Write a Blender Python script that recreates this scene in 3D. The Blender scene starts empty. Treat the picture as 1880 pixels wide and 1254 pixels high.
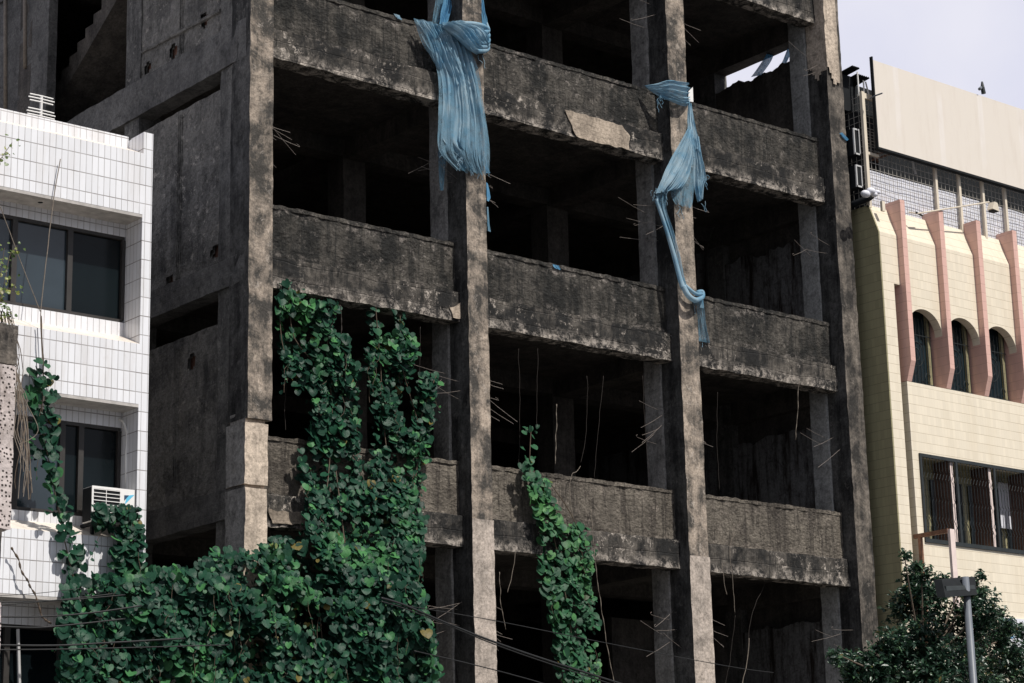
import bpy, math, random
import numpy as np
from math import radians as R, sin, cos, pi, sqrt
from mathutils import Vector, noise
random.seed(7)
S = bpy.context.scene
COL = S.collection

# ------------------------------------------------------------------ camera
CAM = Vector((-16.0882, -24.5473, 1.6)); FPX = 3961.46; W0, H0 = 1880, 1254
YAW, PITCH, ROLL = R(39.78694), R(14.32298), R(-1.36504)
_f = Vector((sin(YAW)*cos(PITCH), cos(YAW)*cos(PITCH), sin(PITCH)))
_r0 = Vector((cos(YAW), -sin(YAW), 0)); _u0 = _r0.cross(_f)
_r = _r0*cos(ROLL)+_u0*sin(ROLL); _u = -_r0*sin(ROLL)+_u0*cos(ROLL)
cd = bpy.data.cameras.new('camera'); cam = bpy.data.objects.new('camera', cd); COL.objects.link(cam)
from mathutils import Matrix
m3 = Matrix((_r, _u, -_f)).transposed()
cam.matrix_world = Matrix.Translation(CAM) @ m3.to_4x4()
cd.sensor_width = 36; cd.lens = FPX/W0*36; cd.clip_end = 2000; cd.clip_start = .1
S.camera = cam
# ------------------------------------------------------------------ world, sun, exposure
SUN = Vector((.10, -.60, .80)).normalized()
el = math.asin(SUN.z)
w = bpy.data.worlds.new('World'); S.world = w; w.use_nodes = True
wn = w.node_tree; wn.nodes.clear()
def wnode(t, **k):
    n = wn.nodes.new(t)
    for a, b in k.items(): setattr(n, a, b)
    return n
sky = wnode('ShaderNodeTexSky', sky_type='NISHITA', sun_disc=False, sun_elevation=el, sun_rotation=math.atan2(SUN.x, SUN.y), air_density=1.3, dust_density=2.5, ozone_density=1.5)
tc = wnode('ShaderNodeTexCoord'); nz = wnode('ShaderNodeTexNoise'); nz.inputs['Scale'].default_value = 2.2; nz.inputs['Detail'].default_value = 6
wn.links.new(tc.outputs['Generated'], nz.inputs['Vector'])
rp = wnode('ShaderNodeValToRGB'); rp.color_ramp.elements[0].position = .25; rp.color_ramp.elements[1].position = .68
rp.color_ramp.elements[0].color = (.52, .52, .52, 1); rp.color_ramp.elements[1].color = (1, 1, 1, 1)
wn.links.new(nz.outputs['Fac'], rp.inputs['Fac'])
mx = wnode('ShaderNodeMixRGB'); mx.inputs['Color2'].default_value = (6.0, 6.2, 7.2, 1)
wn.links.new(rp.outputs['Color'], mx.inputs['Fac']); wn.links.new(sky.outputs['Color'], mx.inputs['Color1'])
# a bright cloud bank stands behind the buildings, thinner haze on the street side
vs = wnode('ShaderNodeSeparateXYZ'); wn.links.new(tc.outputs['Generated'], vs.inputs[0])
mr = wnode('ShaderNodeMapRange'); mr.inputs[1].default_value = -.1; mr.inputs[2].default_value = .55; wn.links.new(vs.outputs[1], mr.inputs[0])
nz2 = wnode('ShaderNodeTexNoise'); nz2.inputs['Scale'].default_value = 5.; nz2.inputs['Detail'].default_value = 5; wn.links.new(tc.outputs['Generated'], nz2.inputs['Vector'])
r2 = wnode('ShaderNodeValToRGB'); r2.color_ramp.elements[0].position = .35; r2.color_ramp.elements[1].position = .62
r2.color_ramp.elements[0].color = (8.3, 8.6, 11., 1); r2.color_ramp.elements[1].color = (10.6, 10.6, 11.9, 1); wn.links.new(nz2.outputs['Fac'], r2.inputs['Fac'])
mx3 = wnode('ShaderNodeMixRGB'); wn.links.new(mr.outputs[0], mx3.inputs['Fac']); wn.links.new(mx.outputs['Color'], mx3.inputs['Color1']); wn.links.new(r2.outputs['Color'], mx3.inputs['Color2'])
bg = wnode('ShaderNodeBackground'); bg.inputs['Strength'].default_value = .07
wo = wnode('ShaderNodeOutputWorld')
wn.links.new(mx3.outputs['Color'], bg.inputs['Color']); wn.links.new(bg.outputs['Background'], wo.inputs['Surface'])
sl = bpy.data.lights.new('sun', 'SUN'); sl.energy = 4.4; sl.angle = R(.9); sl.color = (1, .95, .88)
so = bpy.data.objects.new('sun', sl); COL.objects.link(so); so.rotation_euler = (-SUN).to_track_quat('-Z', 'Y').to_euler(); so.location = (0, -20, 40)
S.view_settings.view_transform = 'Standard'; S.view_settings.look = 'None'; S.view_settings.exposure = .12; S.view_settings.gamma = 1

# ------------------------------------------------------------------ helpers
def ray(x, y): return _f + _r*((x-W0/2)/FPX) - _u*((y-H0/2)/FPX)
def aY(x, y, Y=0.):
    d = ray(x, y); return CAM + d*((Y-CAM.y)/d.y)
def aX(x, y, X=0.):
    d = ray(x, y); return CAM + d*((X-CAM.x)/d.x)
ORG = {}
def link(o): COL.objects.link(o); return o
def tag(o, label=None, cat=None, group=None, kind=None):
    if label: o['label'] = label
    if cat: o['category'] = cat
    if group: o['group'] = group
    if kind: o['kind'] = kind
    return o
def thing(name, loc, label, cat, group=None):
    o = bpy.data.objects.new(name, None); link(o); o.location = loc; o.empty_display_size = .3
    ORG[o.name] = Vector(loc); return tag(o, label, cat, group)
def fbm(p, s, o=3):
    return noise.fractal(Vector(p)*s, .9, 2.1, o, noise_basis='PERLIN_ORIGINAL')
def disp(p, a, s=4.):
    v = noise.noise_vector(Vector(p)*s)+.5*noise.noise_vector(Vector(p)*s*3.1)
    return Vector(p)+v*a
class MB:
    def __init__(s): s.v = []; s.f = []; s.m = []
    def quadgrid(s, o, a, b, na, nb, jit=0, sc=4., skip=None):
        o, a, b = Vector(o), Vector(a), Vector(b); base = len(s.v)
        for j in range(nb+1):
            for i in range(na+1):
                p = o+a*(i/na)+b*(j/nb)
                s.v.append(disp(p, jit, sc) if jit else p)
        for j in range(nb):
            for i in range(na):
                if skip and skip(o+a*((i+.5)/na)+b*((j+.5)/nb)): continue
                k = base+j*(na+1)+i; s.f.append((k, k+1, k+na+2, k+na+1))
    def box(s, x0, x1, y0, y1, z0, z1, cell=None, jit=0, sc=4., skip=None):
        n = lambda L: 1 if not cell else max(1, int(round(L/cell)))
        X, Y, Z = x1-x0, y1-y0, z1-z0; nx, ny, nz_ = n(X), n(Y), n(Z)
        g = s.quadgrid
        g((x0,y0,z0),(X,0,0),(0,0,Z),nx,nz_,jit,sc,skip); g((x1,y1,z0),(-X,0,0),(0,0,Z),nx,nz_,jit,sc,skip)
        g((x0,y1,z0),(0,-Y,0),(0,0,Z),ny,nz_,jit,sc,skip); g((x1,y0,z0),(0,Y,0),(0,0,Z),ny,nz_,jit,sc,skip)
        g((x0,y0,z1),(X,0,0),(0,Y,0),nx,ny,jit,sc,skip); g((x0,y1,z0),(X,0,0),(0,-Y,0),nx,ny,jit,sc,skip)
        return s
    def prism(s, pts, d):
        """pts: planar outline, extruded by vector d"""
        b = len(s.v); n = len(pts); d = Vector(d)
        for p in pts: s.v.append(Vector(p))
        for p in pts: s.v.append(Vector(p)+d)
        s.f.append(tuple(range(b, b+n))); s.f.append(tuple(range(b+2*n-1, b+n-1, -1)))
        for i in range(n):
            j = (i+1) % n; s.f.append((b+j, b+i, b+n+i, b+n+j))
        return s
    def tube(s, pts, r, n=6, r1=None, cap=True):
        pts = [Vector(p) for p in pts]; b = len(s.v); m = len(pts)
        t = (pts[1]-pts[0]).normalized(); u = t.orthogonal().normalized()
        for i, p in enumerate(pts):
            t = (pts[min(i+1, m-1)]-pts[max(i-1, 0)]).normalized()
            u = (u-t*u.dot(t)).normalized(); v = t.cross(u)
            rr = (r[i] if isinstance(r, (list, tuple)) else (r if r1 is None else r+(r1-r)*i/(m-1)))
            for k in range(n):
                a = 2*pi*k/n; s.v.append(p+u*(cos(a)*rr)+v*(sin(a)*rr))
        for i in range(m-1):
            for k in range(n):
                k2 = (k+1) % n; s.f.append((b+i*n+k, b+i*n+k2, b+(i+1)*n+k2, b+(i+1)*n+k))
        if cap:
            s.f.append(tuple(b+k for k in range(n-1, -1, -1))); s.f.append(tuple(b+(m-1)*n+k for k in range(n)))
        return s
    def build(s, name, mat, parent=None, smooth=False, org=None, side=None):
        if parent: org = ORG[parent.name]
        elif org is None:
            xs = [v.x for v in s.v]; ys = [v.y for v in s.v]; zs = [v.z for v in s.v]
            org = Vector(((min(xs)+max(xs))/2, (min(ys)+max(ys))/2, min(zs)))
        me = bpy.data.meshes.new(name); me.from_pydata([tuple(v-org) for v in s.v], [], s.f)
        me.validate(); me.update()
        if mat: me.materials.append(mat)
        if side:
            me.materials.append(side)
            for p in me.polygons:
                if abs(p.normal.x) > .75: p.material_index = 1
        if smooth: me.polygons.foreach_set('use_smooth', [True]*len(me.polygons))
        o = bpy.data.objects.new(name, me); link(o)
        if parent: o.parent = parent
        else: o.location = org
        ORG[o.name] = org
        return o
def smoothpath(pts, n=8):
    P = [Vector(p) for p in pts]; out = []
    for i in range(len(P)-1):
        a, b, c, d = P[max(i-1, 0)], P[i], P[i+1], P[min(i+2, len(P)-1)]
        for k in range(n):
            t = k/n
            out.append(.5*((2*b)+(c-a)*t+(2*a-5*b+4*c-d)*t*t+(3*b-a-3*c+d)*t**3))
    out.append(P[-1]); return out
# ------------------------------------------------------------------ materials
class NT:
    def __init__(s, name):
        s.mat = bpy.data.materials.new(name); s.mat.use_nodes = True; s.t = s.mat.node_tree
        s.b = s.t.nodes['Principled BSDF']; s.out = s.t.nodes['Material Output']
        s.pos = s.n('ShaderNodeNewGeometry').outputs['Position']; s.geo = s.pos.node
    def n(s, t, **k):
        n = s.t.nodes.new(t)
        for a, b in k.items(): setattr(n, a, b)
        return n
    def set(s, inp, v):
        if hasattr(v, 'is_linked') or isinstance(v, bpy.types.NodeSocket): s.t.links.new(v, inp)
        else: inp.default_value = v
    def noise(s, scale, detail=6, rough=.6, vec=None, dist=0.):
        n = s.n('ShaderNodeTexNoise'); n.inputs['Scale'].default_value = scale; n.inputs['Detail'].default_value = detail
        n.inputs['Roughness'].default_value = rough; n.inputs['Distortion'].default_value = dist
        s.t.links.new(vec or s.pos, n.inputs['Vector']); return n.outputs['Fac']
    def map(s, sc, vec=None, loc=(0, 0, 0)):
        n = s.n('ShaderNodeMapping'); n.inputs['Scale'].default_value = sc; n.inputs['Location'].default_value = loc
        s.t.links.new(vec or s.pos, n.inputs['Vector']); return n.outputs['Vector']
    def ramp(s, fac, a, b, ca=0., cb=1.):
        n = s.n('ShaderNodeMapRange'); n.inputs[1].default_value = a; n.inputs[2].default_value = b
        n.inputs[3].default_value = ca; n.inputs[4].default_value = cb; s.t.links.new(fac, n.inputs[0]); return n.outputs[0]
    def mix(s, f, a, b, mode='MIX'):
        n = s.n('ShaderNodeMixRGB', blend_type=mode)
        for i, v in zip((0, 1, 2), (f, a, b)):
            if isinstance(v, tuple) and len(v) == 3: v = v+(1,)
            s.set(n.inputs[i], v)
        return n.outputs[0]
    def math(s, op, a, b=0., c=0.):
        n = s.n('ShaderNodeMath', operation=op); s.set(n.inputs[0], a); s.set(n.inputs[1], b); s.set(n.inputs[2], c); return n.outputs[0]
    def bump(s, h, strength=.5, dist=.02, norm=None):
        n = s.n('ShaderNodeBump'); n.inputs['Strength'].default_value = strength; n.inputs['Distance'].default_value = dist
        s.t.links.new(h, n.inputs['Height'])
        if norm: s.t.links.new(norm, n.inputs['Normal'])
        s.t.links.new(n.outputs[0], s.b.inputs['Normal']); return n.outputs[0]
    def P(s, k, v):
        if isinstance(v, tuple) and len(v) == 3: v = v+(1,)
        s.set(s.b.inputs[k], v)
def plain(name, c, rough=.6, metal=0, var=.15, sc=6., spec=.4, bump=0):
    m = NT(name); nn = m.noise(sc, 6, .65)
    f = m.ramp(nn, .3, .7, 1-var, 1+var)
    col = m.mix(1., c, m.n('ShaderNodeCombineColor').outputs[0], 'MULTIPLY')
    cc = col.node.inputs[2].links[0].from_node
    for i in range(3): m.t.links.new(f, cc.inputs[i])
    m.P('Base Color', col); m.P('Roughness', rough); m.P('Metallic', metal); m.P('Specular IOR Level', spec)
    if bump: m.bump(m.noise(sc*5, 5), bump, .01)
    return m.mat
def concrete(name, light, dark, lo=.42, hi=.62, speck=.0, spc=(.5, .45, .4), bump=.5, bd=.02, sc=1.3, streak=.45, fine=22, coarse=False, seed=0., courses=0, edges=0):
    m = NT(name); vec = m.map((1, 1, 1), loc=(seed, seed*2.3, seed*.7))
    a = m.noise(sc, 9, .68, vec, .4); b = m.noise(2.2, 7, .7, m.map((2.2, 2.2, .3), loc=(seed, seed, 0)))
    c = m.math('ADD', m.math('MULTIPLY', a, 1-streak), m.math('MULTIPLY', b, streak))
    f = m.ramp(c, lo, hi)
    col = m.mix(f, light, dark)
    bl = m.noise(sc*4.3, 8, .75, vec, .8)
    col = m.mix(m.ramp(bl, .5, .68, 0, .75), col, dark)
    fi = m.noise(fine, 6, .75, vec); fr = m.ramp(fi, .25, .75, .45, 1.55)
    cc = m.n('ShaderNodeCombineColor')
    for i in range(3): m.t.links.new(fr, cc.inputs[i])
    col = m.mix(1., col, cc.outputs[0], 'MULTIPLY')
    if speck:
        s1 = m.noise(7, 9, .8, vec, .3); s2 = m.noise(1.1, 3, .5, m.map((1, 1, .6), loc=(5, seed, 3)))
        st = m.math('MULTIPLY', m.ramp(s1, .555, .62), m.ramp(s2, .40, .56))
        col = m.mix(m.math('MULTIPLY', st, speck), col, spc)
        s3 = m.noise(3., 8, .8, m.map((6, 6, .5), loc=(1, seed, 2)))
        col = m.mix(m.math('MULTIPLY', m.math('MULTIPLY', m.ramp(s3, .6, .7), m.ramp(bl, .45, .6)), speck*.6), col, spc)
    if edges:                                         # worn pale lips on the beam undersides and parapet tops, black runs below them
        sp = m.n('ShaderNodeSeparateXYZ'); m.t.links.new(m.pos, sp.inputs[0])
        h_ = m.math('MULTIPLY', m.math('FRACT', m.math('DIVIDE', m.math('SUBTRACT', sp.outputs[2], 3.13-.12), 3.447)), 3.447)
        wn1 = m.noise(5, 8, .8, vec, .4); wn2 = m.noise(2.5, 6, .8, m.map((3.5, 3.5, .25), loc=(seed+3, 0, 0)))
        low = m.math('MULTIPLY', m.math('SUBTRACT', 1., m.ramp(h_, .14, .30)), m.ramp(wn1, .47, .60))
        mid = m.math('MULTIPLY', m.math('SUBTRACT', 1., m.ramp(m.math('ABSOLUTE', m.math('SUBTRACT', h_, .60)), .01, .09)), m.ramp(wn1, .52, .62))
        top = m.math('MULTIPLY', m.math('SUBTRACT', 1., m.ramp(m.math('ABSOLUTE', m.math('SUBTRACT', h_, 1.25)), .03, .14)), m.ramp(wn1, .53, .64))
        e = m.math('MULTIPLY', m.math('MAXIMUM', m.math('MAXIMUM', low, m.math('MULTIPLY', mid, .6)), m.math('MULTIPLY', top, .8)), edges)
        run = m.math('MULTIPLY', m.ramp(wn2, .51, .59), .8); col = m.mix(run, col, dark)
        col = m.mix(e, col, spc)
    m.P('Base Color', col); m.P('Roughness', .92); m.P('Specular IOR Level', .2)
    h = m.math('ADD', m.noise(9, 9, .75, vec), m.math('MULTIPLY', fi, .5))
    if coarse:
        v = m.n('ShaderNodeTexVoronoi', feature='F1'); v.inputs['Scale'].default_value = 13
        m.t.links.new(m.map((1, 1, 1.7), loc=(seed, 0, 0)), v.inputs['Vector'])
        dd = m.noise(10, 7, .75, m.map((1, 1, 1.3), loc=(seed, 1, 0)), .8)
        h = m.math('ADD', h, m.math('ADD', m.math('MULTIPLY', v.outputs['Distance'], .5), m.math('MULTIPLY', dd, 1.8)))
    if courses:
        sep = m.n('ShaderNodeSeparateXYZ'); m.t.links.new(m.pos, sep.inputs[0])
        zz = m.math('ADD', sep.outputs[2], m.math('MULTIPLY', m.noise(1.5, 4, .6), .12))
        fr_ = m.math('FRACT', m.math('DIVIDE', zz, courses))
        ln = m.ramp(m.math('ABSOLUTE', m.math('SUBTRACT', fr_, .5)), 0, .05, -.35, 0)
        h = m.math('ADD', h, ln)
    m.bump(h, bump, bd)
    return m.mat
def tile(name, base, grout, tw, th, vstr, hstr, gw=.006, gh=.006, rough=.25, var=.06, stain=None, stf=.5, off=(0, 0)):
    m = NT(name); sep = m.n('ShaderNodeSeparateXYZ'); m.t.links.new(m.pos, sep.inputs[0])
    u = m.math('ADD', m.math('ADD', sep.outputs[0], sep.outputs[1]), 50+off[0]); v = m.math('ADD', m.math('SUBTRACT', sep.outputs[2], m.math('MULTIPLY', 0, 0)), 50+off[1])
    us, vs = m.math('DIVIDE', u, tw), m.math('DIVIDE', v, th)
    fu = m.math('ABSOLUTE', m.math('SUBTRACT', m.math('FRACT', us), .5)); fv = m.math('ABSOLUTE', m.math('SUBTRACT', m.math('FRACT', vs), .5))
    lu = m.ramp(fu, .5-gw/tw, .5-gw/tw*.35); lv = m.ramp(fv, .5-gh/th, .5-gh/th*.35)
    wn_ = m.n('ShaderNodeTexWhiteNoise', noise_dimensions='2D'); cv = m.n('ShaderNodeCombineXYZ')
    m.t.links.new(m.math('FLOOR', us), cv.inputs[0]); m.t.links.new(m.math('FLOOR', vs), cv.inputs[1]); m.t.links.new(cv.outputs[0], wn_.inputs[0])
    vr = m.ramp(wn_.outputs[0], 0, 1, 1-var, 1+var); cc = m.n('ShaderNodeCombineColor')
    for i in range(3): m.t.links.new(vr, cc.inputs[i])
    col = m.mix(1., base, cc.outputs[0], 'MULTIPLY')
    if stain:
        s0 = m.noise(1.5, 7, .75, m.map((9, 9, .18))); col = m.mix(m.ramp(s0, .6, .78, 0, stf*.9), col, stain)
        s1 = m.noise(1.2, 8, .7, m.map((2.5, 2.5, .35))); col = m.mix(m.ramp(s1, .48, .75, 0, stf), col, stain)
        s2 = m.noise(4, 8, .75); col = m.mix(m.ramp(s2, .58, .78, 0, stf*.8), col, stain)
    gl = m.noise(3, 4, .6); gl = m.ramp(gl, .3, .7, .55, 1)
    g = m.math('MULTIPLY', m.math('MAXIMUM', m.math('MULTIPLY', lu, vstr), m.math('MULTIPLY', lv, hstr)), gl)
    col = m.mix(g, col, grout)
    m.P('Base Color', col); m.P('Roughness', m.ramp(g, 0, 1, rough, .9)); m.P('Specular IOR Level', .4)
    m.bump(m.math('ADD', m.math('MULTIPLY', g, -1), m.math('MULTIPLY', wn_.outputs[0], .15)), .35, .004)
    return m.mat
M = {}
DK = (.022, .021, .021)
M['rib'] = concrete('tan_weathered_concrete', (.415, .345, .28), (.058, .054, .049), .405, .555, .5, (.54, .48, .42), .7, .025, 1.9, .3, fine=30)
M['rib_pale'] = concrete('pale_bare_concrete', (.56, .47, .38), (.13, .11, .09), .45, .72, .2, (.6, .53, .46), .5, .02, 1.6, .55)
M['rib_dark'] = concrete('dark_rib_concrete', (.26, .225, .19), (.035, .033, .031), .36, .54, .35, (.36, .32, .28), .5, .02, 1.5, .4)
M['rib_low'] = concrete('pale_lower_lift_concrete', (.44, .38, .33), (.14, .125, .11), .46, .64, .35, (.56, .5, .46), .6, .02, 1.4, .4, fine=26, seed=15)
M['body_r'] = concrete('smooth_grey_back_concrete', (.33, .33, .32), (.10, .10, .10), .50, .74, .2, (.4, .38, .36), .4, .015, 1.2, .4, seed=23)
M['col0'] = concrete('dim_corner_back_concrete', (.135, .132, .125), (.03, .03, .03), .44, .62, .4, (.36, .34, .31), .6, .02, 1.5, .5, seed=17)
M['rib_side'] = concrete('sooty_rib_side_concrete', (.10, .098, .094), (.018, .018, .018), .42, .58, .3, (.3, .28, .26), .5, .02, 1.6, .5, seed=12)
M['body'] = concrete('grey_column_concrete', (.29, .28, .265), (.06, .058, .056), .49, .68, .3, (.4, .36, .32), .4, .015, 1.5, .4, seed=3)
M['para'] = concrete('dark_rough_plaster', (.110, .100, .087), (.023, .023, .022), .41, .56, .55, (.36, .32, .29), 1., .028, 1.4, .35, coarse=True, edges=.8)
M['para_tan'] = concrete('tan_rough_plaster', (.21, .185, .153), (.055, .048, .042), .42, .66, .4, (.42, .36, .31), 1., .034, 1.3, .3, coarse=True, seed=4, edges=.5)
M['beam'] = concrete('blackened_beam_concrete', (.14, .125, .108), (.018, .018, .018), .37, .53, 1., (.46, .41, .36), .7, .03, 1.5, .3, seed=2, courses=.24, edges=.9)
M['beam_pale'] = concrete('peeled_pale_concrete', (.42, .35, .28), (.12, .10, .08), .42, .66, .3, (.6, .5, .4), .6, .02, 1.6, .3, courses=.075)
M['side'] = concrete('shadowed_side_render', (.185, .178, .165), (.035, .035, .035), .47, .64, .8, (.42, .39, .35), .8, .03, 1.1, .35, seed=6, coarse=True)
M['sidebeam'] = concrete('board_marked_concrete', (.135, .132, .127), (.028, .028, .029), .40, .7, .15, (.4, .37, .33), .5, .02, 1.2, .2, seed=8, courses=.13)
M['inner'] = concrete('dark_interior_concrete', (.10, .09, .08), (.035, .032, .03), .42, .62, 0, bump=.4, seed=5)  # base colour lowered to deepen the shade of the open floors
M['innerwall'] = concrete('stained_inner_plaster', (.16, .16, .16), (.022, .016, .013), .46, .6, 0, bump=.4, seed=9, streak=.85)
M['brick'] = plain('broken_red_brick', (.14, .07, .05), .9, bump=.5, sc=14, var=.4)
M['tile'] = tile('white_wall_tile', (.74, .75, .78), (.13, .11, .10), .0905, .262, .75, 1., .007, .009, .22, .05, (.42, .36, .30), .42, off=(.02, .03))
M['ledge'] = tile('cream_ledge_tile', (.72, .66, .59), (.38, .3, .24), .0905, .262, .45, .4, .005, .006, .35, .06, (.42, .33, .26), .5)
M['soffit'] = plain('grey_soffit_render', (.42, .4, .38), .8, var=.3, bump=.2)
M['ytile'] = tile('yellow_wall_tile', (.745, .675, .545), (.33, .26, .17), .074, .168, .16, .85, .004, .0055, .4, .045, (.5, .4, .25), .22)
M['ytile_shade'] = tile('shaded_yellow_tile', (.31, .285, .17), (.10, .09, .05), .074, .168, .25, .75, .004, .006, .45, .08, (.24, .22, .13), .55)  # shaded copy of the yellow tile, the shade is in the colour
M['pink'] = tile('pink_fin_tile', (.66, .42, .36), (.3, .17, .13), .074, .168, .1, .65, .003, .005, .4, .05, (.42, .25, .2), .25)
M['pinkwhite'] = plain('pale_pink_paint', (.74, .62, .58), .5, var=.08)
M['brown'] = plain('shaded_fin_pink', (.12, .07, .055), .8, var=.2)  # pink of the lower fins with the recess shade mixed into the colour
def glass(name, c, rough=.06, spec=.5):
    m = NT(name); n = m.noise(.8, 4, .5); m.P('Base Color', m.mix(m.ramp(n, .35, .65), c, tuple(x*.55 for x in c)))
    m.P('Roughness', m.ramp(m.noise(2.5, 5), .3, .7, rough, rough+.12)); m.P('Specular IOR Level', spec)
    m.bump(m.noise(1.2, 2), .05, .05); return m.mat
M['glass_l'] = glass('bluish_window_glass', (.035, .05, .062), .08, .7)
M['glass_d'] = glass('dark_window_glass', (.006, .010, .012), .12, .22)
M['glass_b'] = glass('teal_window_glass', (.014, .026, .033), .12, .35)
M['frame'] = plain('dark_bronze_frame', (.035, .032, .03), .45, var=.2)
M['frame_l'] = plain('pale_aluminium_frame', (.5, .5, .5), .4, var=.1)
M['iron'] = plain('black_iron', (.02, .026, .028), .55, var=.3)
M['wireg'] = plain('grey_wire_mesh', (.34, .32, .29), .6, var=.3)
M['creamp'] = plain('cream_steel_paint', (.66, .59, .48), .55, var=.1, sc=3)
M['rod'] = plain('rusty_rebar', (.22, .19, .17), .55, metal=.3, var=.35, sc=20)
M['white'] = plain('white_plastic', (.78, .77, .75), .4, var=.04)
M['whitesheet'] = plain('white_plastic_sheet', (.68, .69, .75), .55, var=.09, sc=1.5, bump=.2)
M['black'] = plain('black_rubber', (.012, .013, .014), .5, var=.3)
M['darksteel'] = plain('dark_grey_steel', (.016, .018, .02), .8, var=.2, spec=.1)
M['polegrey'] = plain('painted_grey_steel', (.13, .145, .17), .45, var=.12)
M['rust'] = plain('rusted_steel', (.20, .10, .06), .8, var=.4, sc=9)
M['stem'] = plain('brown_vine_stem', (.09, .065, .045), .8, var=.3)
M['drystem'] = plain('dry_pale_stem', (.19, .16, .13), .8, var=.3, sc=20)
M['dimstem'] = plain('dry_brown_stem', (.035, .028, .024), .8, var=.3, sc=20)
M['bark'] = plain('grey_brown_bark', (.13, .10, .075), .9, var=.35, sc=12, bump=.6)
M['asphalt'] = plain('asphalt', (.05, .05, .052), .9, var=.2, sc=3, bump=.3)
M['paving'] = tile('concrete_paving', (.27, .26, .24), (.14, .13, .12), .4, .4, .6, .6, .008, .008, .9, .08, (.15, .14, .12), .4)
# billboard panel: warm off-white with paler repaired strips
m = NT('off_white_panel'); sep = m.n('ShaderNodeSeparateXYZ'); m.t.links.new(m.pos, sep.inputs[0])
fx = m.math('FRACT', m.math('DIVIDE', m.math('ADD', sep.outputs[0], .62), 1.22)); band = m.ramp(m.math('ABSOLUTE', m.math('SUBTRACT', fx, .5)), .05, .07, 1, 0)
wob = m.ramp(m.noise(1.3, 3, .5, m.map((.6, .6, 1))), .42, .6)
col = m.mix(m.math('MULTIPLY', m.math('MULTIPLY', band, wob), .5), (.70, .645, .575), (.77, .73, .70))
col = m.mix(m.ramp(m.noise(2.5, 7, .7, m.map((2, 2, .3))), .5, .8, 0, .35), col, (.52, .44, .36))
col = m.mix(m.ramp(m.noise(9, 8, .8), .72, .76), col, (.3, .2, .13)); m.P('Base Color', col); m.P('Roughness', .5); m.bump(m.noise(1.1, 3), .15, .03); M['panel'] = m.mat
# holed post
m = NT('pitted_whitewashed_concrete'); v = m.n('ShaderNodeTexVoronoi', feature='F1'); v.inputs['Scale'].default_value = 22; v.inputs['Randomness'].default_value = .6
m.t.links.new(m.map((1, 1, .9)), v.inputs['Vector'])
hole = m.ramp(v.outputs['Distance'], .2, .3, 1, 0)
base = m.mix(m.ramp(m.noise(5, 8, .75, m.map((1, 1, .35))), .45, .62), (.52, .46, .44), (.26, .22, .20))
m.P('Base Color', m.mix(hole, base, (.045, .035, .03))); m.P('Roughness', .9); m.bump(m.math('SUBTRACT', m.noise(12, 6), m.math('MULTIPLY', hole, 2.)), .8, .02); M['pitted'] = m.mat
# leaves
def leafmat(name, dark, mid, young, ysc=.9, thr=.56, rough=.38, spec=.5):
    m = NT(name); isl = m.geo.outputs['Random Per Island']
    col = m.mix(m.ramp(isl, 0, 1), dark, mid)
    yy = m.math('ADD', m.ramp(m.noise(ysc, 3, .5), thr, thr+.16), m.ramp(isl, .80, .97, 0, 1.))
    col = m.mix(m.math('MINIMUM', m.math('MULTIPLY', yy, m.ramp(m.math('FRACT', m.math('MULTIPLY', isl, 37.)), .2, .7)), 1.), col, young)
    bl = m.ramp(m.math('FRACT', m.math('MULTIPLY', isl, 113.)), .988, .992); col = m.mix(bl, col, (.15, .12, .03))
    col = m.mix(m.ramp(m.noise(30, 4, .6), .45, .7, 0, .35), col, dark)
    m.P('Base Color', col); m.P('Roughness', rough); m.P('Specular IOR Level', spec)
    m.bump(m.noise(38, 4), .5, .009)
    tr = m.n('ShaderNodeBsdfTranslucent'); m.t.links.new(col, tr.inputs[0]); ms = m.n('ShaderNodeMixShader'); ms.inputs[0].default_value = .22
    m.t.links.new(m.b.outputs[0], ms.inputs[1]); m.t.links.new(tr.outputs[0], ms.inputs[2]); m.t.links.new(ms.outputs[0], m.out.inputs[0])
    return m.mat
M['leaf'] = leafmat('vine_leaf', (.005, .027, .018), (.018, .082, .044), (.07, .225, .075), spec=.2, rough=.45)
M['leaf_c'] = leafmat('bright_vine_leaf', (.013, .052, .028), (.032, .125, .055), (.08, .23, .07), 1.2, .5, spec=.25, rough=.5)
M['leaf_t'] = leafmat('small_tree_leaf', (.012, .034, .022), (.035, .085, .048), (.08, .16, .07), 1.4, .55, .32, .5)
M['leaf_y'] = leafmat('yellow_green_leaf', (.06, .11, .03), (.14, .2, .05), (.32, .33, .07), 3, .45)
# netting
def netmat(name, c1, c2, alpha):
    m = NT(name); isl = m.noise(3.5, 6, .65); col = m.mix(m.ramp(isl, .35, .65), c1, c2)
    m.P('Base Color', col); m.P('Roughness', .75); m.P('Specular IOR Level', .25); m.bump(m.math('ADD', m.noise(60, 3), m.noise(16, 6, .7, m.map((3, 3, .5)))), .5, .006)
    tr = m.n('ShaderNodeBsdfTranslucent'); m.t.links.new(col, tr.inputs[0]); ms = m.n('ShaderNodeMixShader'); ms.inputs[0].default_value = .3
    m.t.links.new(m.b.outputs[0], ms.inputs[1]); m.t.links.new(tr.outputs[0], ms.inputs[2])
    tp = m.n('ShaderNodeBsdfTransparent'); m2 = m.n('ShaderNodeMixShader'); m.set(m2.inputs[0], m.math('ADD', m.ramp(m.noise(7, 7, .75), .35, .7, alpha*.2, alpha*1.3), m.ramp(m.noise(5, 8, .85), .60, .66, 0, .6)))
    m.t.links.new(ms.outputs[0], m2.inputs[1]); m.t.links.new(tp.outputs[0], m2.inputs[2]); m.t.links.new(m2.outputs[0], m.out.inputs[0])
    return m.mat
M['net'] = netmat('faded_blue_netting', (.15, .34, .49), (.42, .57, .66), .22)
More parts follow.
